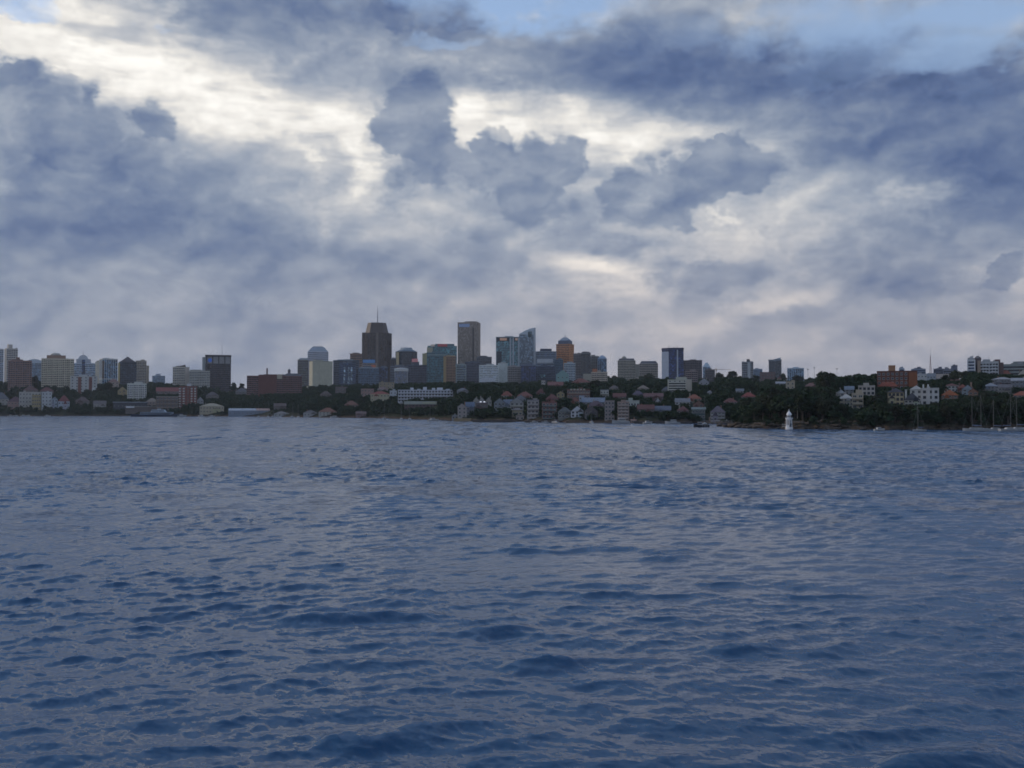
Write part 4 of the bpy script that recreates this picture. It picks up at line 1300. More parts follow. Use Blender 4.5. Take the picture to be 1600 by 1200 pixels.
H = house
H('white flats with dark windows behind the big brick block', 1433, 1449, 585, 600, (.46, .47, .48), kind='flat', rows=3, cols=3, D=820, name='apartment_block', cat='apartments')
H('blue-white house with flat roof right of the white flats', 1448, 1462, 584, 596, (.32, .36, .42), kind='flat', rows=2, cols=3, D=800)
H('grey house with pale gable among dark trees below the lattice mast', 1463, 1482, 584, 598, (.20, .19, .20), (.28, .25, .23), 'gable', .7, 2, 3, D=770)
H('reddish brown roofed house left of the dark round tree', 1482, 1502, 586, 600, (.15, .075, .065), (.14, .06, .05), 'hip', .55, 2, 3, D=740)
H('large house with broad red hipped roof and cream walls, right skyline', 1544, 1587, 573, 592, (.48, .45, .38), TILE2, 'hip', .45, 2, 7, D=700, chimney=-.05, verandah=True)
H('dark verandahed terrace below the broad red hipped roof', 1549, 1583, 589, 604, (.13, .13, .155), (.30, .31, .34), 'hip', .75, 2, 7, D=660, verandah=(.32, .32, .34))
H('pale gabled house at the right picture edge beside the red hipped roof', 1586, 1612, 577, 592, (.42, .40, .36), (.22, .22, .23), 'gable_front', .6, 2, 3, D=690)
H('blue-grey gabled terrace at right edge below pale gabled house', 1580, 1612, 590, 606, (.15, .17, .21), (.30, .32, .36), 'gable', .7, 2, 5, D=640)
H('small pale blue roofed house in the trees below dark verandahed terrace', 1536, 1560, 598, 612, (.22, .21, .21), (.24, .27, .32), 'hip', .6, 2, 4, D=610)
H('grey house with white window frames between trees at far right', 1560, 1580, 600, 616, (.17, .17, .18), (.12, .12, .14), 'gable', .65, 2, 4, D=590)
H('orange-red roofed house at right picture edge above dark trees', 1582, 1612, 611, 622, (.27, .19, .15), TILE, 'hip', .4, 1, 4, D=560)
H('white walled house with red-brown roof above the orange roof', 1475, 1498, 599, 612, (.52, .53, .50), (.17, .06, .05), 'hip', .72, 2, 4, D=610)
H('orange tiled roof house right of the large white house', 1471, 1497, 609, 626, (.20, .13, .10), (.34, .10, .03), 'hip', .5, 2, 3, D=565)
H('blue gabled house with white chimney among red roofs', 1503, 1521, 601, 617, (.24, .29, .34), (.12, .15, .19), 'gable_front', .55, 2, 2, D=590, chimney=.3)
H('red roofed house behind the blue gabled house', 1496, 1512, 600, 614, (.18, .09, .07), TILE2, 'hip', .55, 2, 2, D=640)
H('small orange gabled house right of the blue gabled house', 1513, 1528, 607, 621, (.25, .14, .10), (.26, .085, .045), 'gable_front', .6, 2, 2, D=570)
B = H('large white three-storey house with parapet on the headland', 1440, 1467, 608, 634, (.56, .55, .54), kind='flat', rows=3, cols=3, frame='dark', name='house', D=545, deep=14)
B.panel('stair_bay', 1448, 1453, 604, 634, wall_mat((.53, .52, .51)), .8)
B = H('white hipped-roof wing left of the large white house', 1422, 1441, 602, 632, (.53, .53, .52), (.42, .42, .41), 'hip', .78, 3, 2, D=552)
for px in (1441.5, 1449):
    B.block('white_chimney', px, px + 2.4, 600.5, 610, (.6, .6, .58), .15)
H('small white terrace with dark hipped roof below the white wing', 1413, 1437, 613, 635, (.52, .52, .50), (.035, .04, .055), 'hip', .45, 2, 4, D=520, chimney=-.4)
H('cream three-storey house with rows of dark windows and dark roof', 1387, 1412, 606, 635, (.50, .42, .27), (.04, .04, .055), 'hip', .76, 3, 4, D=535, frame='dark')
H('cream flats with deep dark balconies on the left of the headland', 1331, 1349, 616, 640, (.46, .40, .31), kind='flat', rows=3, cols=2, D=520, balcony=(.45, .39, .30), name='apartment_block', cat='apartments')
H('cream house with low pitched white roof, leftmost house on headland', 1311, 1333, 615, 634, (.42, .36, .28), (.42, .42, .41), 'hip', .6, 2, 3, D=530)
H('white flat-roofed house above the cream balconied flats', 1341, 1367, 604, 618, (.50, .46, .42), kind='flat', rows=2, cols=4, D=585, frame='dark')
H('small white-gabled cottage on the left headland skyline of roofs', 1306, 1320, 608, 620, (.36, .35, .34), (.42, .42, .42), 'hip', .5, 1, 2, D=580)
H('pale blue roofed cottage left of white flat-roofed house', 1320, 1334, 603, 616, (.25, .27, .29), (.22, .26, .31), 'gable', .55, 2, 2, D=610)
# ------------------------------------------------------------------ waterside and hillside houses
# left shore
H('grey hipped-roof house at the left picture edge by the water', -10, 14, 613, 634, (.34, .33, .31), (.13, .14, .16), 'hip', .5, 2, 4)
H('pinkish waterside house with plum roof near left edge', 12, 37, 620, 640, (.30, .20, .185), (.14, .085, .10), 'hip', .62, 2, 5)
H('long white flats with flat pale roof on the left shore', 30, 64, 613, 637, (.42, .41, .38), kind='flat', rows=4, cols=7, name='apartment_block', cat='apartments')
H('yellow painted flats inside the white row on left shore', 50, 64, 617.5, 640, (.34, .28, .15), kind='flat', rows=4, cols=4, name='apartment_block', cat='apartments', D=1492)
H('white flats with dark blue side at right end of the left shore row', 65, 81, 613, 640, (.45, .47, .48), (.42, .44, .45), 'flat', rows=5, cols=3, name='apartment_block', cat='apartments', D=1500)
H('slim bluish white house next to the white row flats', 81, 90, 620, 639.5, (.36, .42, .48), (.2, .22, .25), 'hip', .8, 3, 2, D=1500)
H('bluish white house with red hipped roof on left shore', 91, 109, 618, 639.5, (.38, .43, .50), (.19, .055, .05), 'hip', .58, 2, 4, D=1495)
H('brown roofed house behind the left shore flats', 36, 60, 603, 616, (.17, .12, .11), (.12, .06, .055), 'hip', .5, 2, 4)
H('dark red roof just above the left shore flats', 62, 84, 605, 617, (.16, .10, .09), (.15, .055, .05), 'hip', .5, 2, 4)
H('beige house with pink gable below the dark pyramid-roofed tower', 168, 186, 592, 609, (.36, .29, .25), (.25, .15, .13), 'hip', .7, 3, 3, D=1640)
H('mustard gabled house left of the pale cream flats', 184, 199, 604, 620, (.38, .31, .17), (.20, .17, .14), 'gable_front', .6, 2, 2, D=1560)
H('pale brown house right of the pale cream flats', 228, 248, 622, 636, (.29, .23, .20), (.26, .21, .17), 'hip', .6, 2, 4, D=1500)
H('long red roofed house between cream and red brick flats', 244, 280, 605, 618, (.20, .16, .15), (.23, .06, .05), 'gable', .5, 2, 6, D=1560)
H('brown-banded flats left of the red brick flats', 244, 279, 620, 643, (.16, .12, .10), (.34, .33, .29), 'flat', rows=4, cols=6, name='apartment_block', cat='apartments', D=1490, balcony=(.25, .2, .17))
H('white gabled cottage right of the red brick flats', 308, 318, 620, 634, (.36, .38, .41), (.3, .31, .33), 'gable_front', .6, 2, 2, D=1490)
H('cream arcaded waterside building right of the red brick flats', 312, 350, 630, 646, (.40, .35, .25), (.34, .30, .22), 'hip', .7, 2, 8, D=1400)
B = Building('boat_shed', 'long pale grey boat shed with wide flat roof on left shore', 'boat shed', 176, 231, 628, 640, 1500, snap=True)
B.part('wall', MB().box(B.x0 + 1, B.x1 - 1, B.y0 + 1, B.y1, 0, B.h - .8), wall_mat((.06, .07, .085)))
B.part('roof', MB().box(B.x0, B.x1, B.y0, B.y1 + 1, B.h - .8, B.h), wall_mat((.36, .40, .46)))
B.windows(1, 9, frame='white', y=B.y0 + 1, z0=1.5, z1=B.h - 1)
B = Building('boat_shed', 'lower pale boat shed with white awning beside long shed', 'boat shed', 195, 250, 635, 645, 1485, snap=True)
B.part('wall', MB().box(B.x0 + 1, B.x1 - 1, B.y0 + 1, B.y1, 0, B.h - .7), wall_mat((.15, .13, .12)))
B.part('roof', MB().box(B.x0, B.x1, B.y0, B.y1, B.h - .7, B.h), wall_mat((.37, .36, .33)))
B.panel('white_awning', 197, 210, 634.6, 637.4, wall_mat((.62, .63, .64)), 2.2)
B = Building('marina_shed', 'long pale blue marina shed with low pitched roofs', 'marina', 357, 422, 638, 650, 1370, snap=True)
B.part('wall', MB().box(B.x0, B.x1, B.y0, B.y1, 0, B.h - 3), wall_mat((.21, .25, .31)))
for i in range(3):
    a, c = B.x0 + B.w * i / 3, B.x0 + B.w * (i + 1) / 3
    B.part('roof', MB().gable(a + .3, c - .3, B.y0, B.y1, B.h - 3, B.h, 'x', .2), roof_mat((.30, .34, .40) if i < 2 else (.30, .21, .19)))
B.windows(1, 10, frame='white', z0=1.5, z1=B.h - 3)
# centre left shore
H('orange-brown roofed waterside house below the long brick block', 498, 526, 637, 650, (.37, .36, .32), (.22, .095, .06), 'hip', .5, 2, 5)
H('white waterside house left of the orange-brown roof', 474, 496, 641, 651, (.36, .36, .36), (.14, .13, .13), 'hip', .6, 1, 4)
H('pink stepped flats in trees left of the cream red-roofed building', 564, 584, 608, 624, (.32, .22, .20), kind='flat', rows=3, cols=4, D=1300, name='apartment_block', cat='apartments')
H('cream building with red roof and arched porch above the shore trees', 579, 609, 611, 634, (.46, .42, .29), (.24, .06, .045), 'hip', .8, 3, 6, D=1180)
H('small pink-white house tucked above the cream red-roofed building', 590, 606, 604, 613, (.36, .30, .30), (.28, .2, .19), 'hip', .6, 1, 3, D=1330)
H('yellowish flats rising behind the small pink-white house', 592, 616, 598, 612, (.30, .26, .19), kind='flat', rows=3, cols=4, D=1400, name='apartment_block', cat='apartments')
H('pale cube house left of the long white wharf apartments', 609, 620, 611, 624, (.44, .48, .53), kind='flat', rows=2, cols=2, D=1180)
B = H('long bright white wharf apartments with jagged roofline', 622, 708, 610, 629, (.52, .54, .60), kind='flat', rows=4, cols=18, D=1150, deep=18, name='apartment_block', cat='apartments', frame='dark', balcony=(.58, .6, .65))
for a, c, t in ((641, 646, 605.5), (652, 657, 607.5), (661, 667, 604.5), (675, 680, 606), (683, 692, 605.5), (697, 703, 607.5)):
    B.block('roof_gable', a, c, t, 610.3, (.55, .57, .62), .5)
B = Building('wharf_hall', 'long dark wharf hall with pale green fascia below the white apartments', 'hall', 632, 682, 627, 641, 1090, snap=True)
B.part('wall', MB().box(B.x0, B.x1, B.y0, B.y1, 0, B.h - 3), wall_mat((.12, .085, .085)))
B.part('fascia', MB().box(B.x0 - .5, B.x1 + .5, B.y0 - .6, B.y1, B.h - 3, B.h), wall_mat((.40, .42, .38)))
B.part('fascia_stripe', MB().box(B.lx(660), B.x1 + .3, B.y0 - .8, B.y0 - .5, B.h - 2.2, B.h - .8), wall_mat((.46, .47, .34)))
B.windows(2, 9, frame='dark', z0=1.5, z1=B.h - 3)
H('pale house half seen between trees right of the wharf apartments', 714, 732, 606, 616, (.30, .30, .33), (.2, .2, .22), 'hip', .6, 2, 3, D=1250)
# centre shore: gabled terraces
B = H('pale rendered house with curved gable, left end of the shore terraces', 715, 729, 630, 653, (.34, .30, .28), (.2, .19, .19), 'gable_front', .75, 3, 2)
H('small white boathouse at the water left of the terraces', 706, 716, 647, 655, (.34, .35, .37), (.3, .3, .32), 'gable_front', .6, 1, 2)
H('blue-roofed terrace house second from the left end', 728, 741, 628, 649, (.20, .21, .24), (.13, .17, .24), 'gable', .65, 2, 2)
for k, (x, lab) in enumerate(((744, 'leftmost of three small pale dormer-gabled terraces above the shore'), (753, 'middle of three small pale dormer-gabled terraces above the shore'),
                              (763.5, 'rightmost of three small pale dormer-gabled terraces above the shore'))):
    H(lab, x - 4.6, x + 4.6, 620.5, 640, (.33, .32, .29), (.16, .16, .18), 'gable_front', .72, 2, 2, D=800 + 3 * k)
B = H('brown terrace with two bright white lamps under its eaves', 743, 762, 626, 647, (.15, .12, .115), (.11, .10, .11), 'hip', .8, 2, 4, D=775)
for px in (751, 756.8):
    b = MB().box(B.lx(px) - .7, B.lx(px) + .7, B.y0 - .9, B.y0 - .3, B.lz(628.5), B.lz(627.2))
    B.part('lamp', b, sign_mat((.9, .92, 1.0), 0.6))
H('blue-grey terrace with balconies right of the dormer gables', 772, 789, 622, 645, (.22, .25, .28), (.15, .17, .20), 'gable_front', .7, 3, 3, D=790)
H('long grey-blue roofed terrace row with pale posts', 787, 803, 624, 645, (.21, .225, .25), (.16, .19, .25), 'gable', .65, 2, 3, D=780, balcony=(.28, .29, .31))
H('pale gabled villa with stacked balconies in the middle of the shore', 797, 818, 621, 648, (.31, .32, .33), (.18, .19, .22), 'gable_front', .72, 3, 3, D=760, balcony=(.38, .37, .33))
H('yellowish bay-fronted house below the pale gabled villa', 800, 816, 637, 652, (.33, .29, .20), (.18, .17, .17), 'hip', .75, 1, 3, D=735)
H('tall white-railed flats with shaded balconies right of the gabled villa', 824, 842, 626, 654, (.33, .31, .30), (.22, .22, .24), 'flat', rows=4, cols=3, D=722, balcony=(.42, .40, .38), name='apartment_block', cat='apartments')
H('red and green balconied waterside flats left of white gabled house', 847, 870, 629, 655, (.24, .105, .09), (.2, .1, .09), 'flat', rows=4, cols=4, D=712, balcony=(.15, .17, .165), name='apartment_block', cat='apartments')
H('pale stone boathouse at the water below the terraces', 806, 819, 650, 657.5, (.33, .29, .26), (.24, .21, .2), 'flat', rows=1, cols=2)
# second row
H('rust-red hipped roof house above the terraces, left', 783, 801, 611, 625, (.31, .28, .25), (.25, .085, .06), 'hip', .5, 2, 4, D=960)
H('pink house with rust roof right of the rust-red hipped roof', 808, 832, 612, 628, (.30, .22, .20), (.21, .085, .07), 'hip', .6, 2, 4, D=930)
H('blue-grey gabled house in front of pink house', 805, 822, 617, 632, (.25, .27, .30), (.17, .19, .24), 'gable_front', .6, 2, 3, D=850)
H('dark red roofed house beneath the tree band, centre', 838, 852, 607, 620, (.17, .11, .10), (.15, .06, .05), 'hip', .5, 2, 3, D=980)
H('small yellow house with dark porch in the second row', 870, 882, 611, 624, (.36, .30, .17), (.17, .15, .13), 'gable_front', .7, 2, 2, D=920)
H('maroon roofed house on the slope above red balconied flats', 853, 873, 616, 632, (.18, .10, .095), (.16, .06, .055), 'hip', .55, 2, 4, D=860)
B = H('long red-brown terrace with scalloped white parapet', 886, 922, 609, 630, (.17, .10, .085), (.14, .07, .06), 'flat', rows=3, cols=8, D=900, name='terrace', cat='terrace')
for k in range(5):
    px = 891 + k * 5
    B.panel('parapet_scallop', px, px + 3.4, 607.6, 609.6, wall_mat((.46, .44, .38)), .4)
B.panel('white_string_course', 889, 921, 613.5, 614.6, wall_mat((.4, .35, .3)), .4)
H('tiny white house on the slope with two white balconies', 846, 852, 595, 605, (.46, .44, .42), kind='flat', rows=2, cols=2, D=1250)
H('dull red roofed terrace below the dark stepped glass block', 856, 880, 596, 608, (.20, .12, .11), (.19, .075, .065), 'gable', .55, 2, 5, D=1300)
H('long red tiled roof below the cream flats with orange box', 893, 922, 591, 603, (.22, .15, .13), (.22, .075, .055), 'hip', .5, 2, 6, D=1380)
H('orange-brown brick house between scalloped terrace and dark trees', 892, 905, 620, 636, (.22, .11, .07), (.19, .07, .05), 'hip', .6, 2, 3, D=830)
H('white colonnaded house under the big dark tree', 938, 951, 610, 623, (.46, .46, .42), (.3, .31, .33), 'flat', rows=2, cols=3, D=960, verandah=(.5, .5, .46))
H('blue-white house behind the grey roofs, centre right', 905, 913, 619, 633, (.34, .40, .50), (.25, .29, .36), 'flat', rows=2, cols=2, D=800)
H('grey-blue sheet-roofed building behind white gabled house', 910, 945, 621, 636, (.20, .21, .24), (.19, .23, .30), 'gable', .5, 2, 6, D=790)
# waterfront, white gable and neighbours
B = H('bright white gabled waterside house with sunlit end wall', 892, 912, 634, 652, (.56, .57, .60), (.11, .11, .12), 'gable_front', .55, 2, 3, D=715, frame='dark')
H('dark green-grey waterside house left of the bright white gable', 872, 893, 636, 654, (.17, .175, .16), (.10, .11, .11), 'hip', .6, 2, 4, D=705)
H('dark gabled house with white trim right of bright white gable', 913, 934, 634, 655, (.14, .12, .12), (.09, .09, .11), 'gable_front', .6, 2, 3, D=705, frame='white')
H('plum roofed house with pale band behind the dark gabled house', 918, 944, 626, 642, (.24, .215, .22), (.12, .08, .10), 'hip', .5, 2, 4, D=750)
H('narrow grey-pink stone flats right of the dark gabled house', 945, 960, 627, 657, (.27, .235, .225), kind='flat', rows=5, cols=3, D=700, name='apartment_block', cat='apartments')
H('pinkish waterside flats with stacked white balconies', 965, 983, 629, 659, (.35, .265, .23), kind='flat', rows=6, cols=3, D=682, balcony=(.42, .35, .31), name='apartment_block', cat='apartments')
H('pale green-white low-roofed house right of the pinkish flats', 976, 999, 627, 637, (.42, .45, .42), (.40, .43, .41), 'flat', rows=1, cols=5, D=740)
H('dark maroon house with white dormer windows, third row', 996, 1022, 632, 648, (.15, .075, .07), (.14, .055, .05), 'gable', .55, 2, 5, D=720)
H('pale pink cottage at the waterside right of the pinkish flats', 986, 994, 655, 660.5, (.38, .24, .21), (.3, .2, .18), 'gable', .6, 1, 2)
H('long slate-blue roofed house above dark waterside trees', 1022, 1048, 634, 648, (.13, .14, .16), (.12, .14, .19), 'gable', .5, 2, 5, D=715)
H('white gabled cottage on the slope, left of white-banded block', 1024, 1032, 622, 632, (.40, .40, .42), (.15, .15, .17), 'gable_front', .5, 1, 2, D=880)
H('row of small maroon gables with white trim on the slope', 1006, 1036, 614, 626, (.17, .09, .09), (.14, .065, .065), 'gable', .55, 2, 7, D=980)
H('violet-grey roofed house left of the maroon gables', 988, 1006, 610, 623, (.16, .13, .155), (.11, .09, .13), 'hip', .5, 2, 4, D=1040)
H('pale brown villa half hidden in trees below beige ridge blocks', 996, 1014, 602, 613, (.25, .21, .18), (.24, .2, .17), 'hip', .55, 2, 4, D=1300)
H('white hipped villa with tall gable below the white-banded block', 1055, 1078, 622, 636, (.46, .46, .48), (.20, .21, .24), 'gable', .55, 2, 4, D=840)
H('rust-orange roofed house right of white-banded block', 1073, 1096, 616, 630, (.27, .21, .17), (.28, .10, .06), 'hip', .5, 2, 4, D=900)
H('terracotta gabled house with pale fascia beside the rust-orange roof', 1083, 1100, 626, 640, (.24, .15, .12), (.19, .065, .05), 'gable_front', .6, 2, 2, D=800)
H('maroon-roofed house left of the green waterside shed', 1058, 1076, 634, 650, (.20, .13, .125), (.15, .06, .06), 'hip', .55, 2, 3, D=720)
H('dark green shuttered boathouse behind the dark workboat', 1081, 1102, 636, 655, (.06, .095, .10), (.16, .2, .2), 'gable', .8, 2, 4, D=665)
H('pale wharf house with white balcony rails near the wooded point', 1110, 1133, 634, 659, (.30, .29, .29), (.14, .12, .15), 'hip', .6, 3, 4, D=645, balcony=(.38, .37, .36))
H('terracotta kiosk by the jetty near the wooded point', 1108, 1117, 650.5, 657, (.40, .24, .16), (.3, .2, .15), 'hip', .7, 1, 2, D=640)
H('white jetty house at the left foot of the wooded point', 1118, 1135, 655, 662, (.40, .38, .36), (.34, .3, .28), 'gable', .6, 1, 4, D=625)
H('red roofed house on the slope above the wooded point', 1158, 1181, 613, 625, (.24, .17, .15), (.26, .06, .05), 'hip', .45, 2, 4, D=980)
H('dull red roofed house left of the red roof above the point', 1130, 1152, 622, 634, (.19, .13, .12), (.17, .065, .06), 'hip', .5, 2, 4, D=880)
H('small white house high in the trees right of the cream end wall', 1105, 1112, 610, 617, (.46, .46, .46), (.3, .3, .32), 'hip', .6, 1, 2, D=1200)
H('pale grey villa with porch on the slope below dark brown flats', 1092, 1108, 591, 606, (.32, .33, .37), (.26, .28, .31), 'gable_front', .6, 2, 2, D=1400)
H('cream house with small red roof on the ridge below ribbed tower', 1214, 1230, 586, 598, (.42, .38, .29), (.21, .075, .06), 'hip', .6, 2, 3, D=1350)
H('tall cream block end above the wooded point', 1228, 1242, 597, 614, (.42, .36, .27), kind='flat', rows=3, cols=2, D=1050, name='apartment_block', cat='apartments')
H('long pale roof in trees left of the tall cream block end', 1212, 1228, 596, 602, (.28, .30, .33), (.32, .34, .38), 'gable', .5, 1, 4, D=1250)
H('pink-brown roofed house right of the tall cream block end', 1258, 1276, 598, 608, (.24, .17, .16), (.20, .10, .09), 'hip', .5, 1, 4, D=1150)
H('grey weatherboard house low in trees on the slope, right', 1150, 1162, 607, 617, (.28, .29, .31), (.19, .2, .22), 'gable', .6, 2, 2, D=1150)
H('dull brown house in trees below the long brick block, right end', 500, 518, 611, 624, (.18, .145, .13), (.13, .10, .09), 'hip', .6, 2, 4, D=1500)
H('dim brown flats in trees below the blue glass block', 524, 543, 605, 620, (.16, .13, .125), kind='flat', rows=3, cols=4, D=1600, name='apartment_block', cat='apartments')
H('dull red roofed house below the dark crowned tower', 345, 370, 602, 614, (.18, .12, .11), (.16, .065, .06), 'hip', .5, 2, 5, D=1650)
H('grey villa in trees left of the long brick block', 368, 388, 606, 619, (.20, .19, .19), (.14, .13, .14), 'hip', .55, 2, 4, D=1560)
H('small brown boathouse below the long brick block', 428, 447, 630, 641, (.16, .13, .12), (.14, .10, .09), 'gable', .55, 1, 4, D=1350)
H('orange-brown roofed house in trees left of cream red-roofed building', 538, 560, 626, 639, (.20, .15, .13), (.20, .09, .06), 'hip', .5, 2, 4, D=1200)
H('low pink waterside cottage below the shore trees, centre left', 556, 572, 643, 651, (.28, .19, .18), (.18, .12, .11), 'gable', .6, 1, 3, D=1100)
H('brown roofed house in trees right of the red hipped shore house', 118, 140, 620, 633, (.17, .14, .135), (.12, .08, .075), 'hip', .5, 2, 4, D=1520)
H('pale cottage in the trees left of the long boat shed', 146, 166, 626, 638, (.30, .29, .28), (.15, .13, .13), 'gable', .55, 1, 4, D=1510)
H('dark villa with pale verandah above the arcaded building', 322, 342, 612, 625, (.17, .15, .14), (.11, .09, .09), 'hip', .55, 2, 4, D=1520, verandah=(.34, .33, .31))
H('low white waterside house right of the marina shed', 428, 452, 643, 651, (.40, .40, .39), (.22, .21, .21), 'hip', .6, 1, 4, D=1320)
H('maroon roofed terrace above the pinkish waterside flats', 958, 978, 614, 627, (.19, .13, .12), (.15, .06, .055), 'gable', .55, 2, 4, D=880)
H('dim cream house between trees above the dark gabled house', 952, 968, 602, 613, (.26, .23, .19), (.16, .13, .12), 'hip', .6, 2, 3, D=1150)
H('grey slate-roofed villa right of the violet-grey roof', 1034, 1050, 604, 616, (.20, .20, .22), (.11, .115, .14), 'hip', .55, 2, 3, D=1150)
# ------------------------------------------------------------------ trees
def crown_points(seed, lobes, per, wide=0.46, base=0.26):
    """Leaf-clump centres and outward normals over several uneven lobes of a crown one metre high."""
    r = np.random.RandomState(seed)
    P, Nn = [], []
    for i in range(lobes):
        a, q = r.uniform(0, 2 * np.pi), r.uniform(0, 1) ** .6
        z = r.uniform(base + .12, .86)
        reach = wide * (1.0 - .55 * max(0, (z - .55) / .45)) * .62
        c = np.array([math.cos(a) * q * reach, math.sin(a) * q * reach, z])
        s = r.uniform(.13, .24) * (1.15 - .4 * z)
        v = r.randn(per, 3)
        v /= np.linalg.norm(v, axis=1)[:, None]
        v[:, 2] = np.where(v[:, 2] < -.5, -v[:, 2], v[:, 2])
        rad = s * r.uniform(.55, 1.12, per)[:, None]
        p = c + v * rad * np.array([1.15, 1.15, .85])
        P.append(p)
        Nn.append(v)
    P, Nn = np.concatenate(P), np.concatenate(Nn)
    keep = P[:, 2] > base * .7
    P[:, 2] = np.minimum(P[:, 2], 1.0)
    return P[keep], Nn[keep]


def leaf_quads(P, Nn, size, seed):
    r = np.random.RandomState(seed)
    n = len(P)
    nn = Nn + r.randn(n, 3) * .55
    nn /= np.linalg.norm(nn, axis=1)[:, None]
    t = np.cross(nn, r.randn(n, 3))
    t /= np.linalg.norm(t, axis=1)[:, None]
    b = np.cross(nn, t)
    s = size * r.uniform(.6, 1.35, n)[:, None]
    k = r.uniform(.65, 1.0, n)[:, None]
    return np.stack([P - t * s, P - b * s * k, P + t * s, P + b * s * k], 1).reshape(-1, 3)


def mesh_from_quads(name, V):
    me = bpy.data.meshes.new(name)
    me.vertices.add(len(V))
    me.vertices.foreach_set('co', V.astype(np.float32).ravel())
    set_quads(me, np.arange(len(V)).reshape(-1, 4), False)
    return me


CROWNS, TRUNKS, LOD = [], [], []
for i in range(10):
    P_, N_ = crown_points(100 + i, 12 + i % 4, 130, .40 + .06 * (i % 3))
    me = mesh_from_quads('crown', leaf_quads(P_, N_, .040, i))
    me.materials.append(LEAF if i % 3 else LEAF_OLIVE)
    CROWNS.append(me)
    P_, N_ = crown_points(100 + i, 11, 34, .40 + .06 * (i % 3), .15)
    LOD.append(leaf_quads(P_, N_, .085, i))
for i in range(4):
    r_ = random.Random(i)
    b = MB().tube((0, 0, -.06), (.02, .01, .34), .028, .02, 7)
    for k in range(5):
        a = k * 1.3 + i
        p = Vector((.02, .01, .24 + .02 * k))
        q = p + Vector((math.cos(a) * .2, math.sin(a) * .2, .22 + .06 * r_.random()))
        b.tube(p, q, .014, .006, 5)
    b.tube((.02, .01, .33), (0, .03, .7), .018, .006, 6)
    me = b.mesh('trunk')
    me.materials.append(BARK)
    TRUNKS.append(me)

tree_jobs = []


def free(px, ytop, D, half, cover=.3, ybot=None):
    for (a, c, t, bse, d) in RECTS:
        if px + half < a or px - half > c:
            continue
        if D < d - 1 and ytop < bse - cover * (bse - t) and (ybot is None or ybot > t):
            return False
        if d - 3 <= D <= d + 22 and a - 1 < px < c + 1:
            return False
    return True


def try_tree(px, D, h, w, label, group, force=False, cover=.3):
    p = at(px, 641.5, D)
    g = ground(p.x, D)
    if g < 0.7:
        return
    for k in (1.0, .75, .55, .4):
        ytop = HORIZON_Y - (g + h * k - CAM_H) / D * F_PX
        half = w * k ** .6 / 2 / D * F_PX
        if free(px, ytop, D, half * .8, cover):
            break
    else:
        return
    h, w = h * k, w * k ** .6
    tree_jobs.append((h / D, p.x, D, g, h, w, label, group))


def tree_px(px, ytop, wpx, D, label, group=None):
    p = at(px, ytop, D)
    g = ground(p.x, D)
    h = min(22.0, max(5.0, p.z - g))
    g = p.z - h if p.z - h < g else g
    tree_jobs.append((1.0, p.x, D, g, h, wpx * D / F_PX, label, group))


GR = 'rounded dark ridge-top trees'
# trees that stand out against sky or buildings
for px, yt, w, D, lab in (
        (746, 598, 28, 1250, 'dark domed tree left of the white terraced office block foot'), (733, 605, 22, 1230, 'small dark tree left of the dark domed tree'),
        (802, 597, 28, 1200, 'dark bushy tree in front of the grey-beige office block'), (820, 598, 24, 1210, 'dark bushy tree below the plain navy slab'),
        (838, 598, 26, 1220, 'dark bushy tree below the dark stepped glass block'), (784, 603, 24, 1180, 'dark tree at the right foot of the white ribbed block'),
        (768, 609, 24, 1150, 'low dark tree under the notch of the white ribbed block'),
        (929, 593, 26, 1000, 'big dark round tree in front of the cream orange-box flats'), (945, 607, 16, 985, 'smaller tree right of the big dark round tree'),
        (913, 604, 15, 990, 'small tree left of the big dark round tree'),
        (1017, 580, 30, 1640, 'tall dark tree before the second beige ridge block'), (1003, 587, 16, 1640, 'lower tree left of the tall dark ridge tree'),
        (960, 580, 20, 1880, 'ridge tree left of the beige stepped tower'), (950, 585, 14, 1860, 'small ridge tree beside the cream orange-box flats'),
        (1100, 590, 22, 1500, 'ridge tree under the brown flat-topped block'), (1122, 582, 24, 1520, 'ridge tree under the tower crane'),
        (1143, 580, 26, 1500, 'highest ridge tree left of the white-stripped grey tower'), (1155, 586, 18, 1490, 'ridge tree touching the white-stripped grey tower'),
        (1182, 586, 18, 1480, 'ridge tree between the two grey ridge towers'), (1224, 583, 16, 1500, 'ridge tree right of the grey-ribbed tower'),
        (1246, 586, 24, 1500, 'ridge tree below the pale blue-white skyline block'), (1272, 592, 20, 1480, 'low ridge tree near the floodlight poles'),
        (1284, 583, 22, 1500, 'leftmost crown of the dark tree row left of the brick block'), (1303, 585, 22, 1500, 'crown below the right floodlight pole'),
        (1322, 588, 18, 1490, 'lowest crown of the dark tree row left of the brick block'), (1336, 586, 18, 1490, 'middle crown of the dark tree row near the brick block'),
        (1350, 585, 20, 1490, 'crown just left of the brick block in the dark tree row'), (1364, 585, 16, 1490, 'crown touching the brick block on the skyline'),
        (1492, 578, 30, 770, 'dark round tree on the right skyline below the boxy block'), (1508, 579, 26, 750, 'dark tree joined right of the round skyline tree'),
        (1477, 585, 18, 790, 'small tree left of the dark round skyline tree'), (1524, 586, 22, 735, 'dark tree under the brown stair wing'),
        (1538, 588, 18, 720, 'dark tree left of the broad red hipped roof'),
        (158, 586, 18, 1640, 'tree right of the white banded flats, left hill'), (170, 588, 16, 1660, 'tree under the white-ribbed tower, left hill'),
        (366, 588, 16, 1830, 'tree right of the dark crowned tower'), (378, 590, 14, 1800, 'small tree left of the long brick block'),
        (396, 584, 22, 1830, 'tree rising behind the left end of the long brick block'), (55, 576, 16, 1780, 'tree left of the broad cream tower'),
        (928, 585, 12, 1750, 'little tree before the cream flats with orange box')):
    tree_px(px, yt, w, D, lab, GR)

rt = random.Random(21)
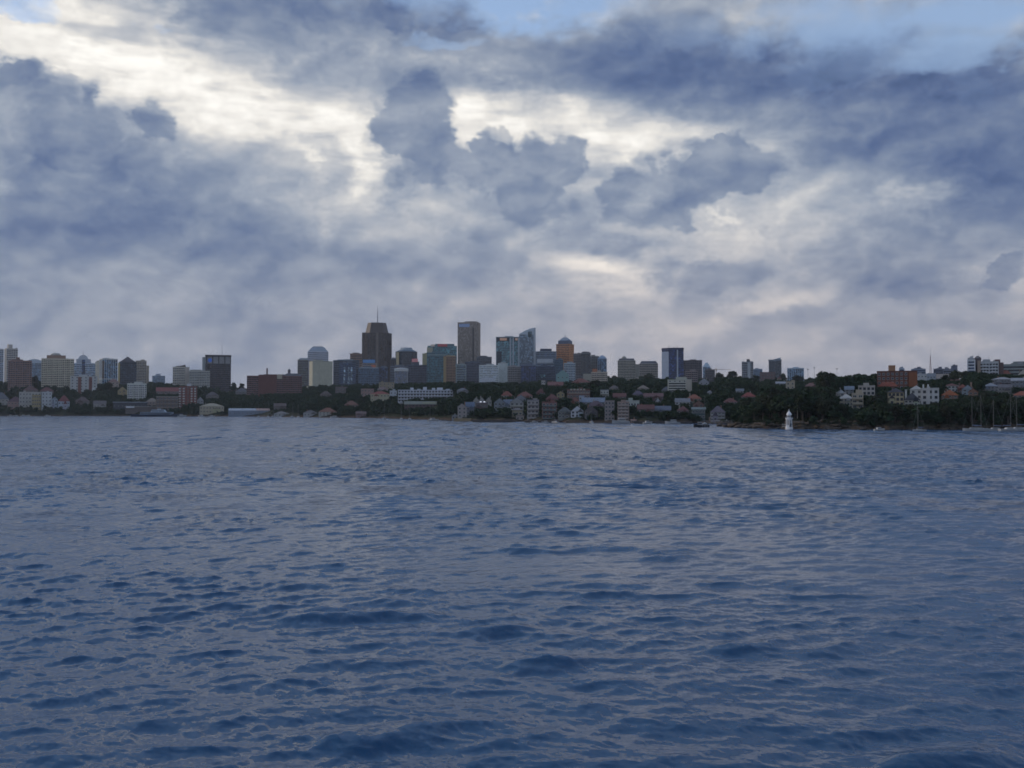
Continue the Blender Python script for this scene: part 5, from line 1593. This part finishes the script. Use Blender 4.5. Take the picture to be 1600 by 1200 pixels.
# wooded point and headland slope
strips = ((1182, 'dark tree at the low left tip of the wooded point'), (1224, 'dark tree in the wood just left of the white lighthouse'),
          (1247, 'dark tree in the wood directly behind the white lighthouse'), (1305, 'dark tree in the wood right of the white lighthouse'),
          (1350, 'dark tree below and around the cream balconied headland flats'), (1386, 'dark tree left of the cream three-storey headland house'),
          (1413, 'dark tree below the cream three-storey headland house'), (1470, 'dark tree below the large white headland house'),
          (1530, 'dark tree below the orange roofs on the headland'), (1566, 'dark tree behind the left pair of right-edge yachts'), (9999, 'dark tree behind the rightmost yachts by the picture edge'))


def strip_label(px):
    lab = next(l for x, l in strips if px < x)
    return lab, lab.replace('dark tree', 'trees')


D = 421.0
while D < 800:
    px = 1128.0
    while px < 1608:
        step = 4.2 / D * F_PX
        px += step * rt.uniform(.7, 1.3)
        d = D + rt.uniform(-3, 3)
        gz = ground(at(px, 641.5, d).x, d)
        low = gz < (3.2 if px < 1340 else 2.2)
        if low and rt.random() < (.82 if px < 1340 else .12):
            continue
        h = rt.uniform(3.5, 6) if low else rt.uniform(6.0, 10.5) * (1.3 if 1160 < px < 1300 else 1.0)
        if 1224 < px < 1243 and d < 452:
            continue
        try_tree(px, d, h, h * rt.uniform(.8, 1.15), *strip_label(px), cover=.22)
    D += 4.6 if D < 520 else 9.0
# mainland slopes
zones = ((-40, 240, 'tree among the houses on the far left hillside', 'trees on the left hillside'),
         (240, 480, 'tree on the dark wooded slope below the long brick block', 'trees on the slope left of centre'),
         (480, 715, 'tree in the dark belt along the shore below the central towers', 'trees below the central towers'),
         (715, 960, 'tree between the terraced houses on the centre shore', 'trees between the centre houses'),
         (960, 1135, 'tree on the hillside between the red roofed houses', 'trees between the red roofed houses'),
         (1135, 1640, 'tree on the slope behind the wooded point', 'trees behind the wooded point'))
for x0, x1, lab, grp in zones:
    n = int((x1 - x0) * 8.0)
    for _ in range(n):
        px = rt.uniform(x0, x1)
        ysh = float(np.interp(px, SHORE_PX, SHORE_Y))
        d = ysh + 8 + (2300 - ysh) * rt.random() ** 1.7
        if d - ysh < 60 and rt.random() < .25:
            continue
        h = rt.uniform(6.0, 12.0) * (.75 if d - ysh < 40 else 1.0)
        try_tree(px, d, h, h * rt.uniform(.8, 1.2), lab, grp, cover=.30 if px < 480 else .50)

tree_jobs.sort(key=lambda j: -j[0])
print('TREES', len(tree_jobs))
N_IND = 300
for i, (_, x, y, g, h, w, lab, grp) in enumerate(tree_jobs[:N_IND]):
    root = link('tree', None, loc=(x, y, g))
    root.scale = (w, w, h)
    root.rotation_euler.z = rt.uniform(0, 6.28)
    root.empty_display_size = 1
    tag(root, lab, 'tree', grp)
    link('trunk', TRUNKS[i % 4], root)
    link('crown', CROWNS[rt.randrange(10)], root)
V = []
for (_, x, y, g, h, w, lab, grp) in tree_jobs[N_IND:]:
    q = LOD[rt.randrange(10)]
    a = rt.uniform(0, 6.28)
    c, s = math.cos(a), math.sin(a)
    V.append(np.stack([x + (q[:, 0] * c - q[:, 1] * s) * w, y + (q[:, 0] * s + q[:, 1] * c) * w, g - .4 + q[:, 2] * h], -1))
if V:
    me = mesh_from_quads('woodland', np.concatenate(V))
    tag(link('woodland', me, mat=LEAF), 'dark unbroken woodland and garden trees over the far hillsides', 'woodland', kind='stuff')

# low scrub on the point: one mass
V = []
for _ in range(900):
    px, d = rt.uniform(1130, 1640), 424 + 140 * rt.random() ** 1.3
    p = at(px, 641.5, d)
    g = ground(p.x, d)
    if g < 1.6 or (1222 < px < 1246 and d < 455):
        continue
    h = rt.uniform(1.2, 2.8)
    if not free(px, HORIZON_Y - (g + h - 8) / d * F_PX, d, 2, .15):
        continue
    q = LOD[rt.randrange(10)]
    V.append(np.stack([p.x + q[:, 0] * h * 1.6, d + q[:, 1] * h * 1.6, g - .25 * h + q[:, 2] * h], -1))
me = mesh_from_quads('scrub', np.concatenate(V))
tag(link('scrub', me, mat=LEAF_OLIVE), 'low olive-green scrub covering the rocky point', 'scrub', kind='stuff')
# ------------------------------------------------------------------ lighthouse on the point
def lighthouse():
    D = 431.0
    p = at(1233, 669.6, D)
    z0 = 0.35
    root = link('lighthouse', None, loc=(p.x, D, z0))
    tag(root, 'small white lighthouse with gallery rail and pointed dome on the shore rocks', 'lighthouse')
    root.rotation_euler.z = R(8)
    H_ = at(1233, 638.8, D).z - z0
    wm = wall_mat((.80, .80, .80), .6, .12)
    dk = wall_mat((.05, .055, .06))
    z = lambda py: at(1233, py, D).z - z0
    def octo(r):
        return [(r * math.cos(R(22.5 + 45 * i)), r * math.sin(R(22.5 + 45 * i))) for i in range(8)]
    MB().prism(octo(1.55), -1.0, z(667.5)).prism(octo(1.42), z(667.5), z(666.8)).build('base', wm, root)
    tw = MB().prism(octo(1.12), z(667), z(654.2)).build('tower', wm, root)
    # pilasters and dark recessed slots between them
    for i in range(8):
        a = R(22.5 + 45 * i)
        b = MB().tube((1.18 * math.cos(a), 1.18 * math.sin(a), z(666.8)), (1.13 * math.cos(a), 1.13 * math.sin(a), z(654)), .17, .15, 6)
        b.build('pilaster', wm, root)
        a = R(45 * i)
        sl = MB().box(1.02, 1.08, -.2, .2, z(664), z(656.5)).build('window_slot', dk, root)
        sl.rotation_euler.z = a
    MB().prism(octo(1.62), z(654.3), z(653.2)).prism(octo(1.35), z(655.2), z(654.3)).build('gallery', wm, root)
    rail = MB()
    ring = octo(1.55)
    for (xa, ya), (xb, yb) in zip(ring, ring[1:] + ring[:1]):
        for zz in (z(651.2), z(652.2)):
            rail.tube((xa, ya, zz), (xb, yb, zz), .035, None, 5)
        for k in range(3):
            x, y = xa + (xb - xa) * k / 3, ya + (yb - ya) * k / 3
            rail.tube((x, y, z(653.3)), (x, y, z(651.1)), .03, None, 5)
    rail.build('railing', wall_mat((.2, .21, .23)), root)
    MB().prism(octo(.92), z(653.4), z(648.2)).build('lantern_room', wm, root)
    for i in range(8):
        a = R(45 * i)
        o = MB().box(.83, .88, -.22, .22, z(651.8), z(649.3)).build('lantern_pane', glass_mat((.05, .07, .09)), root)
        o.rotation_euler.z = a
    r8 = [(1.12, z(648.3)), (1.15, z(647.7)), (1.0, z(646.8)), (.8, z(645.4)), (.55, z(644.0)), (.3, z(642.8)), (.16, z(641.8))]
    dome = MB().lathe(r8, 16).build('dome', wm, root)
    MB().lathe([(.12, z(642)), (.2, z(641.2)), (.1, z(640.6)), (.05, z(639.8)), (.02, z(638.8))], 8).build('finial', wm, dome)
    b = MB().box(-.45, .45, -1.62, -1.38, z(667), z(661.5))
    b.build('door', wall_mat((.12, .14, .17)), root)
    # landing bridge to the rocks behind
    r = link('footbridge', None, loc=(p.x + .4, D + 1.6, z0))
    tag(r, 'short white footbridge from the rocks to the lighthouse door', 'footbridge')
    MB().box(-.6, .6, 0, 9, z(667.6), z(667.0)).build('deck', wall_mat((.3, .3, .29)), r)
    for s in (-.58, .58):
        b = MB().tube((s, 0, z(667) + 1.0), (s, 9, z(667) + 1.0), .04, None, 5)
        for k in range(6):
            b.tube((s, k * 1.75 + .1, z(667.2)), (s, k * 1.75 + .1, z(667) + 1.0), .03, None, 5)
        b.build('handrail', wall_mat((.55, .56, .57)), r)


lighthouse()

# ------------------------------------------------------------------ rocks along the point
ROCKS = []
for i in range(6):
    bm = bmesh.new()
    bmesh.ops.create_icosphere(bm, subdivisions=2, radius=1.0)
    r_ = np.random.RandomState(i)
    dirs = r_.randn(7, 3)
    for v in bm.verts:
        n = np.array(v.co)
        f = 1.0
        for d in dirs:
            d = d / np.linalg.norm(d)
            dd = float(n @ d)
            if dd > .62:
                f = min(f, .62 / dd)
        v.co = Vector(n * f * (1 + .05 * r_.randn()))
        v.co.z = max(-.5, min(.55, v.co.z))
    me = bpy.data.meshes.new('rock')
    bm.to_mesh(me)
    bm.free()
    me.materials.append(ROCK)
    ROCKS.append(me)
rr = random.Random(5)
for i in range(150):
    px = 1127 + 480 * (i + rr.random()) / 150
    yp = float(np.interp(px, POINT_PX, POINT_Y))
    d = yp + rr.uniform(-1.0, 12.0)
    p = at(px, 641.5, d)
    s = rr.uniform(.6, 2.0) if px < 1350 else rr.uniform(.4, .9)
    if abs(px - 1233) < 6 and d < 434:
        continue
    o = link('rock', ROCKS[i % 6], loc=(p.x, d, max(.1, ground(p.x, d)) + s * .1))
    o.scale = (s * rr.uniform(1.0, 2.0), s * rr.uniform(.8, 1.3), s * rr.uniform(.6, 1.0))
    o.rotation_euler.z = rr.uniform(0, 6.28)
    where = next(l for x, l in ((1170, 'at the left tip of the wooded point'), (1228, 'on the shore left of the lighthouse'), (1262, 'at the foot of the lighthouse, right side'),
                                (1330, 'on the shore right of the lighthouse'), (1387, 'at the water below the cream balconied flats'),
                                (1440, 'at the water below the cream three-storey house'), (1500, 'at the water below the large white house'),
                                (9999, 'at the water behind the right-edge yachts')) if px < x)
    tag(o, 'brown sandstone boulder ' + where, 'rock', 'boulders ' + where)


# ------------------------------------------------------------------ boats
def hull_mesh(b, L, Bm, H, sheer=.25, transom=.75, mi=0, n=9):
    """Lofted hull, bow towards +x, waterline at z=0."""
    rows = []
    for i in range(n):
        u = i / (n - 1)
        x = -L / 2 + L * u
        half = Bm / 2 * (transom + (1 - transom) * min(1, u / .45)) * (1 - max(0, (u - .5) / .5) ** 2.2) + .02
        top = H * (1 + sheer * max(0, u - .3) ** 1.5 * 2)
        keel = -.35 * H * (1 - max(0, (u - .75) / .25))
        rows.append([(x, -half, top), (x, -half * .86, H * .15), (x, -half * .35, keel), (x, half * .35, keel), (x, half * .86, H * .15), (x, half, top)])
    vs = [p for r in rows for p in r]
    fs = []
    for i in range(n - 1):
        for j in range(5):
            a = i * 6 + j
            fs.append((a, a + 6, a + 7, a + 1))
        fs.append((i * 6 + 5, (i + 1) * 6 + 5, (i + 1) * 6, i * 6))
    fs.append(tuple(range(6)))
    fs.append(tuple(reversed(range((n - 1) * 6, n * 6))))
    return b.add(vs, fs, mi)


def water_depth(yw):
    return CAM_H * F_PX / (yw - HORIZON_Y)


def boat_root(name, label, cat, px, yw, head, group):
    D = water_depth(yw)
    p = at(px, yw, D)
    r = link(name, None, loc=(p.x, D, 0.0))
    r.rotation_euler.z = R(head)
    tag(r, label, cat, group)
    return r, D


BOATW, BOATG = wall_mat((.48, .49, .5), .35, .08), glass_mat((.02, .03, .04))


def yacht(label, px, yw, L, mast, head, hull=(.38, .39, .40), group='moored yachts'):
    r, D = boat_root('yacht', label, 'yacht', px, yw, head, group)
    hull_mesh(MB(), L, L * .3, L * .1).build('hull', wall_mat(hull, .35, .08), r)
    c = MB().prism([(-L * .2, -L * .09), (L * .2, -L * .06), (L * .2, L * .06), (-L * .2, L * .09)], L * .1, L * .16, (.86, 0, 0)).build('cabin', BOATW, r)
    MB().box(-L * .15, L * .15, -L * .083, L * .083, L * .125, L * .145).build('window', BOATG, c)
    MB().tube((L * .08, 0, L * .1), (L * .08, 0, L * .16 + mast), .10, .06, 7).build('mast', wall_mat((.13, .13, .13), .4), r)
    MB().tube((L * .07, 0, L * .27), (-L * .33, 0, L * .25), .14, .12, 7).build('boom', wall_mat((.16, .2, .3)), r)
    g = MB().tube((L * .48, 0, L * .13), (L * .08, 0, L * .15 + mast), .012, None, 4).tube((-L * .48, 0, L * .11), (L * .08, 0, L * .15 + mast), .012, None, 4)
    g.build('rigging', wall_mat((.3, .3, .31)), r)
    return r


def motorboat(label, px, yw, L, head, hull=(.38, .39, .40), group='small motor boats'):
    r, D = boat_root('motorboat', label, 'boat', px, yw, head, group)
    hull_mesh(MB(), L, L * .32, L * .13, .5, .9).build('hull', wall_mat(hull, .35, .08), r)
    c = MB().prism([(-L * .25, -L * .12), (L * .18, -L * .1), (L * .18, L * .1), (-L * .25, L * .12)], L * .13, L * .27, (.85, -L * .05, 0)).build('cabin', BOATW, r)
    MB().prism([(-L * .22, -L * .122), (L * .19, -L * .1), (L * .19, L * .1), (-L * .22, L * .122)], L * .185, L * .235, (.94, -L * .05, 0)).build('window', BOATG, c)
    MB().box(-L * .26, L * .12, -L * .11, L * .11, L * .27, L * .29).build('canopy', BOATW, r)
    return r


for px, yw, L, m, h, lab in (
        (1522, 673.4, 8.5, 12, 170, 'white yacht with tall mast, first left of the right-edge yachts'), (1531, 673.0, 7.5, 13, 15, 'white yacht close behind the first right-edge yacht'),
        (1555, 673.4, 8.0, 11, 185, 'small white yacht alone between right-edge masts'), (1577, 673.6, 8.5, 13, 10, 'white yacht with the tallest mast near right picture edge'),
        (1592, 673.5, 9.5, 12.5, 175, 'white yacht at the right picture edge'), (1436, 673.5, 5.5, 9, 190, 'small yacht below the white headland houses'),
        (404, 651.7, 9, 14, 90, 'yacht before the marina shed, leftmost of the marina masts'), (419, 651.8, 10, 18, 100, 'yacht with tall mast before the marina shed'),
        (427, 651.9, 10, 17, 80, 'yacht just right of the tall marina mast'), (438, 652.0, 9, 14, 100, 'yacht midway between marina and orange-brown roof'),
        (457, 652.2, 9, 15, 75, 'yacht right of the marina yachts, below the brick block'), (466, 652.3, 9, 13, 110, 'yacht rightmost of the marina group'),
        (600, 655.0, 9, 13, 80, 'yacht below the cream red-roofed building'), (627, 655.6, 9, 15, 100, 'yacht before the dark wharf hall, left'),
        (640, 656.0, 9, 14, 95, 'yacht before the dark wharf hall, right'), (672, 657.6, 8, 11, 85, 'yacht below the long white wharf apartments'),
        (867, 661.0, 8, 11, 120, 'white yacht bow-on below the bright white gable'), (924, 661.2, 7, 9, 100, 'small yacht right of the bright white gable'),
        (1101, 663.6, 8, 15, 80, 'yacht behind the dark workboat')):
    yacht(lab, px, yw, L, m, h)
for px, yw, L, h, lab in (
        (284, 651.2, 11, 20, 'white motorboat left of the marina sheds'), (314, 651.3, 9, 160, 'white launch below the cream arcaded building'), (331, 651.3, 8, 10, 'small white launch right of the cream arcaded building'),
        (17, 650.9, 8, 30, 'leftmost small white boat on the left shore'), (25, 650.9, 7, 170, 'second small white boat on the left shore'), (37, 650.9, 8, 10, 'third small white boat on the left shore'),
        (44, 650.9, 7, 200, 'fourth small white boat on the left shore'), (74, 650.9, 8, 15, 'lone small white boat below the white row flats'),
        (522, 653.2, 9, 170, 'white cruiser before the orange-brown roofed house'), (677, 657.9, 8, 20, 'white motorboat right of the wharf yachts'),
        (835, 660.8, 5, 10, 'small white boat below the white-railed flats'), (852, 660.9, 5, 190, 'small white boat below the red and green flats'),
        (970, 661.8, 11, 185, 'long white cruiser before the pinkish flats'), (1051, 662.6, 9, 170, 'white covered cruiser left of the dark workboat'),
        (1012, 662.0, 6, 20, 'small blue-white boat between cruiser and pinkish flats'), (1374, 672.8, 4.5, 10, 'tiny white dinghy below the headland brick block')):
    motorboat(lab, px, yw, L, h)

# dark workboat
r, D = boat_root('workboat', 'black-hulled workboat with white wheelhouse and mast near the wooded point', 'boat', 1096, 667.2, 176, None)
L = 7.6
hull_mesh(MB(), L, 2.6, 1.0, .45, .95).build('hull', wall_mat((.02, .02, .022), .5), r)
c = MB().box(-.2, 1.6, -.85, .85, .9, 2.3).build('wheelhouse', wall_mat((.34, .35, .36)), r)
MB().box(-.1, 1.66, -.88, .88, 1.55, 2.05).build('window', BOATG, c)
MB().box(-.4, 1.8, -.95, .95, 2.3, 2.42).build('wheelhouse_roof', BOATW, r)
MB().tube((.2, 0, 2.4), (.2, 0, 6.0), .07, .04, 6).build('mast', wall_mat((.1, .1, .1)), r)
MB().tube((-1, 0, 1.0), (-3.3, 0, 3.0), .06, .05, 6).build('derrick', wall_mat((.1, .1, .1)), r)
for s in (-1, 1):
    for k in range(3):
        o = MB().lathe([(.10, 0), (.2, .1), (.2, .35), (.1, .45)], 8).build('fender', wall_mat((.4, .4, .4)), r, (-2.6 + 1.1 * k, s * 1.25, .3))
b = MB().box(-3.2, -.9, -1.0, 1.0, 1.0, 1.35).build('deck_gear', wall_mat((.2, .18, .16)), r)

# long ferry at the left wharf
r, D = boat_root('ferry', 'long low blue-grey ferry lying at the left boat sheds', 'ferry', 246, 651.0, 3, None)
L = 66.0
hull_mesh(MB(), L, 11, 3.0, .3, .8, n=13).build('hull', wall_mat((.035, .05, .085), .5), r)
c = MB().box(-L * .32, L * .30, -4.2, 4.2, 2.9, 6.0).build('lower_cabin', wall_mat((.22, .28, .36)), r)
MB().box(-L * .31, L * .29, -4.3, 4.3, 4.0, 5.2).build('window_band', BOATG, c)
c = MB().prism([(-L * .12, -3.6), (L * .17, -3.6), (L * .17, 3.6), (-L * .12, 3.6)], 6.0, 9.2, (.82, 0, 0)).build('upper_cabin', wall_mat((.34, .40, .47)), r)
MB().box(-L * .10, L * .14, -3.5, 3.5, 7.0, 8.0).build('window_band', BOATG, c)
w_ = MB().box(L * .01, L * .06, -2, 2, 9.2, 11.2).build('wheelhouse', wall_mat((.45, .48, .5)), r)
MB().box(L * .008, L * .062, -2.1, 2.1, 10.0, 10.7).build('window_band', BOATG, w_)
MB().tube((0, 0, 9), (0, 0, 14), .15, .08, 6).build('mast', wall_mat((.4, .4, .4)), r)

# jetty by the point and stone sea walls
def sea_wall(label, px0, px1, yw, h, rgb, dark=True):
    D = water_depth(yw)
    a, c = at(px0, yw, D), at(px1, yw, D)
    r = link('sea_wall', None, loc=((a.x + c.x) / 2, D, 0))
    r.rotation_euler.z = -math.atan2((a.x + c.x) / 2, D)
    tag(r, label, 'sea wall', 'stone sea walls')
    w = (c.x - a.x) / 2
    n = max(3, int(w / 1.6))
    rw = random.Random(int(px0))
    z = -1.0
    for k in range(3):
        b = MB()
        zt = h * (k + 1) / 3
        for i in range(n):
            x0 = -w + 2 * w * i / n + (.4 if k % 2 else 0)
            b.box(x0 + .03, x0 + 2 * w / n - .03, rw.uniform(-.12, 0), 1.4, z if k == 0 else h * k / 3, zt - .04)
        b.build('stone_course', wall_mat(rgb, .9, .35, .6), r)['kind'] = 'stuff'
    MB().box(-w - .1, w + .3, -.25, 1.6, h - .03, h + .25).build('coping', wall_mat([c * 1.25 for c in rgb]), r)


sea_wall('yellowish stone sea wall at left end of the terraces', 709, 736, 658.4, 2.0, (.33, .25, .15))
sea_wall('dark stone sea wall below the shore terraces', 738, 806, 659.6, 1.2, (.10, .085, .075))
sea_wall('dark stone sea wall below the balconied waterside flats', 820, 872, 660.3, 1.2, (.11, .09, .08))
sea_wall('brown stone sea wall below the bright white gable', 884, 962, 660.9, 1.1, (.17, .12, .085))
sea_wall('dark stone sea wall right of the pinkish flats', 990, 1080, 661.6, 1.0, (.09, .08, .075))

r, D = boat_root('jetty', 'timber jetty with white rail at left foot of the wooded point', 'jetty', 1122, 663.4, 0, None)
MB().box(-9, 8, -1.4, 1.4, 1.0, 1.25).build('deck', wall_mat((.24, .19, .15)), r)
for i in range(7):
    for s in (-1.2, 1.2):
        MB().tube((-8.5 + i * 2.7, s, -1.5), (-8.5 + i * 2.7, s, 1.6), .16, None, 7).build('pile', wall_mat((.10, .085, .075)), r)
b = MB().tube((-9, -1.3, 2.1), (8, -1.3, 2.1), .06, None, 5)
for i in range(9):
    b.tube((-8.9 + i * 2.1, -1.3, 1.2), (-8.9 + i * 2.1, -1.3, 2.1), .04, None, 5)
b.build('rail', wall_mat((.5, .47, .45)), r)

# ------------------------------------------------------------------ masts and cranes on the skyline
def lattice_mast(label, px, ytop, ybase, D, w, name='lattice_mast'):
    p = at(px, ybase, D)
    z0 = ground(p.x, D)
    zt = at(px, ytop, D).z - z0
    r = link(name, None, loc=(p.x, D, z0 - 1))
    tag(r, label, 'mast')
    b = MB()
    n = 14
    leg = lambda k, s: ((w * (1 - k) ** 1.3 + .35) * s[0], (w * (1 - k) ** 1.3 + .35) * s[1], zt * .8 * k)
    cs = ((-1, -1), (1, -1), (1, 1), (-1, 1))
    for i in range(n):
        a, c = i / n, (i + 1) / n
        for j in range(4):
            b.tube(leg(a, cs[j]), leg(c, cs[j]), .26, None, 4)
            b.tube(leg(a, cs[j]), leg(c, cs[(j + 1) % 4]), .14, None, 4)
            b.tube(leg(c, cs[j]), leg(c, cs[(j + 1) % 4]), .14, None, 4)
    b.build('lattice', wall_mat((.22, .14, .14)), r)
    MB().tube((0, 0, zt * .79), (0, 0, zt), .35, .15, 6).build('aerial', wall_mat((.3, .3, .31)), r)


lattice_mast('tall thin red and grey lattice broadcasting mast on the right skyline', 1454, 541, 590, 2500, 5.0)
for px, yt, lab in ((1262.5, 577, 'leftmost thin floodlight pole on the ridge'), (1272.5, 574.5, 'middle thin floodlight pole on the ridge'), (1308, 576, 'rightmost thin floodlight pole above the ridge trees')):
    D = 1900.0
    p = at(px, 600, D)
    g = ground(p.x, D)
    zt = at(px, yt, D).z - g
    r = link('floodlight_pole', None, loc=(p.x, D, g - .5))
    tag(r, lab, 'floodlight', 'stadium floodlights on the ridge')
    MB().tube((0, 0, 0), (0, 0, zt), .45, .22, 7).build('pole', wall_mat((.25, .26, .28)), r)
    MB().box(-1.5, 1.5, -.3, .3, zt - .4, zt + 1.2).box(-1.7, 1.7, -.15, .15, zt + .3, zt + .5).build('lamp_head', wall_mat((.28, .29, .3)), r)
D = 2300.0
p = at(1119, 600, D)
g = ground(p.x, D)
zt = at(1119, 578, D).z - g
r = link('tower_crane', None, loc=(p.x, D, g))
tag(r, 'thin tower crane with long jib to the right behind the ridge trees', 'crane')
MB().box(-.7, .7, -.7, .7, 0, zt + 4).build('crane_tower', wall_mat((.35, .22, .12)), r)
MB().tube((-9, 0, zt + 1), (34, 0, zt + 1), .45, .3, 5).tube((0, 0, zt + 4), (20, 0, zt + 1.2), .12, None, 4).tube((0, 0, zt + 4), (-8, 0, zt + 1.2), .12, None, 4).build('jib', wall_mat((.35, .22, .12)), r)
MB().box(-9.5, -6.5, -.8, .8, zt - 1.2, zt + .8).build('counterweight', wall_mat(GREY), r)
MB().box(.7, 2.2, -.8, .8, zt - 1.8, zt + .2).build('cab', wall_mat((.3, .32, .34)), r)
# pale poles on the point
for px, yt, yb, D, lab in ((1246, 622, 650, 455, 'pale bare pole among trees right of the lighthouse'), (1258, 610, 640, 500, 'taller pale pole in the wood above the lighthouse')):
    p = at(px, yb, D)
    g = ground(p.x, D)
    r = link('pole', None, loc=(p.x, D, g - .5))
    tag(r, lab, 'pole')
    zt = at(px, yt, D).z - g
    MB().tube((0, 0, 0), (0, 0, zt), .13, .08, 7).build('shaft', wall_mat((.33, .31, .28)), r)
    MB().box(-.8, .8, -.06, .06, zt - .7, zt - .55).build('crossarm', wall_mat((.2, .18, .16)), r)

# ------------------------------------------------------------------ evening haze over the harbour
m, n = new_mat('haze')
v = n.node('ShaderNodeVolumePrincipled', {'Color': (.80, .86, .96, 1), 'Density': 0.00004, 'Anisotropy': 0.2})
n.node('ShaderNodeOutputMaterial', {'Volume': v.outputs[0]})
hz = MB().box(-3300, 3300, -900, 3900, -6, 330).build('haze', m)
tag(hz, 'thin bluish evening haze over the harbour', 'haze', kind='stuff')
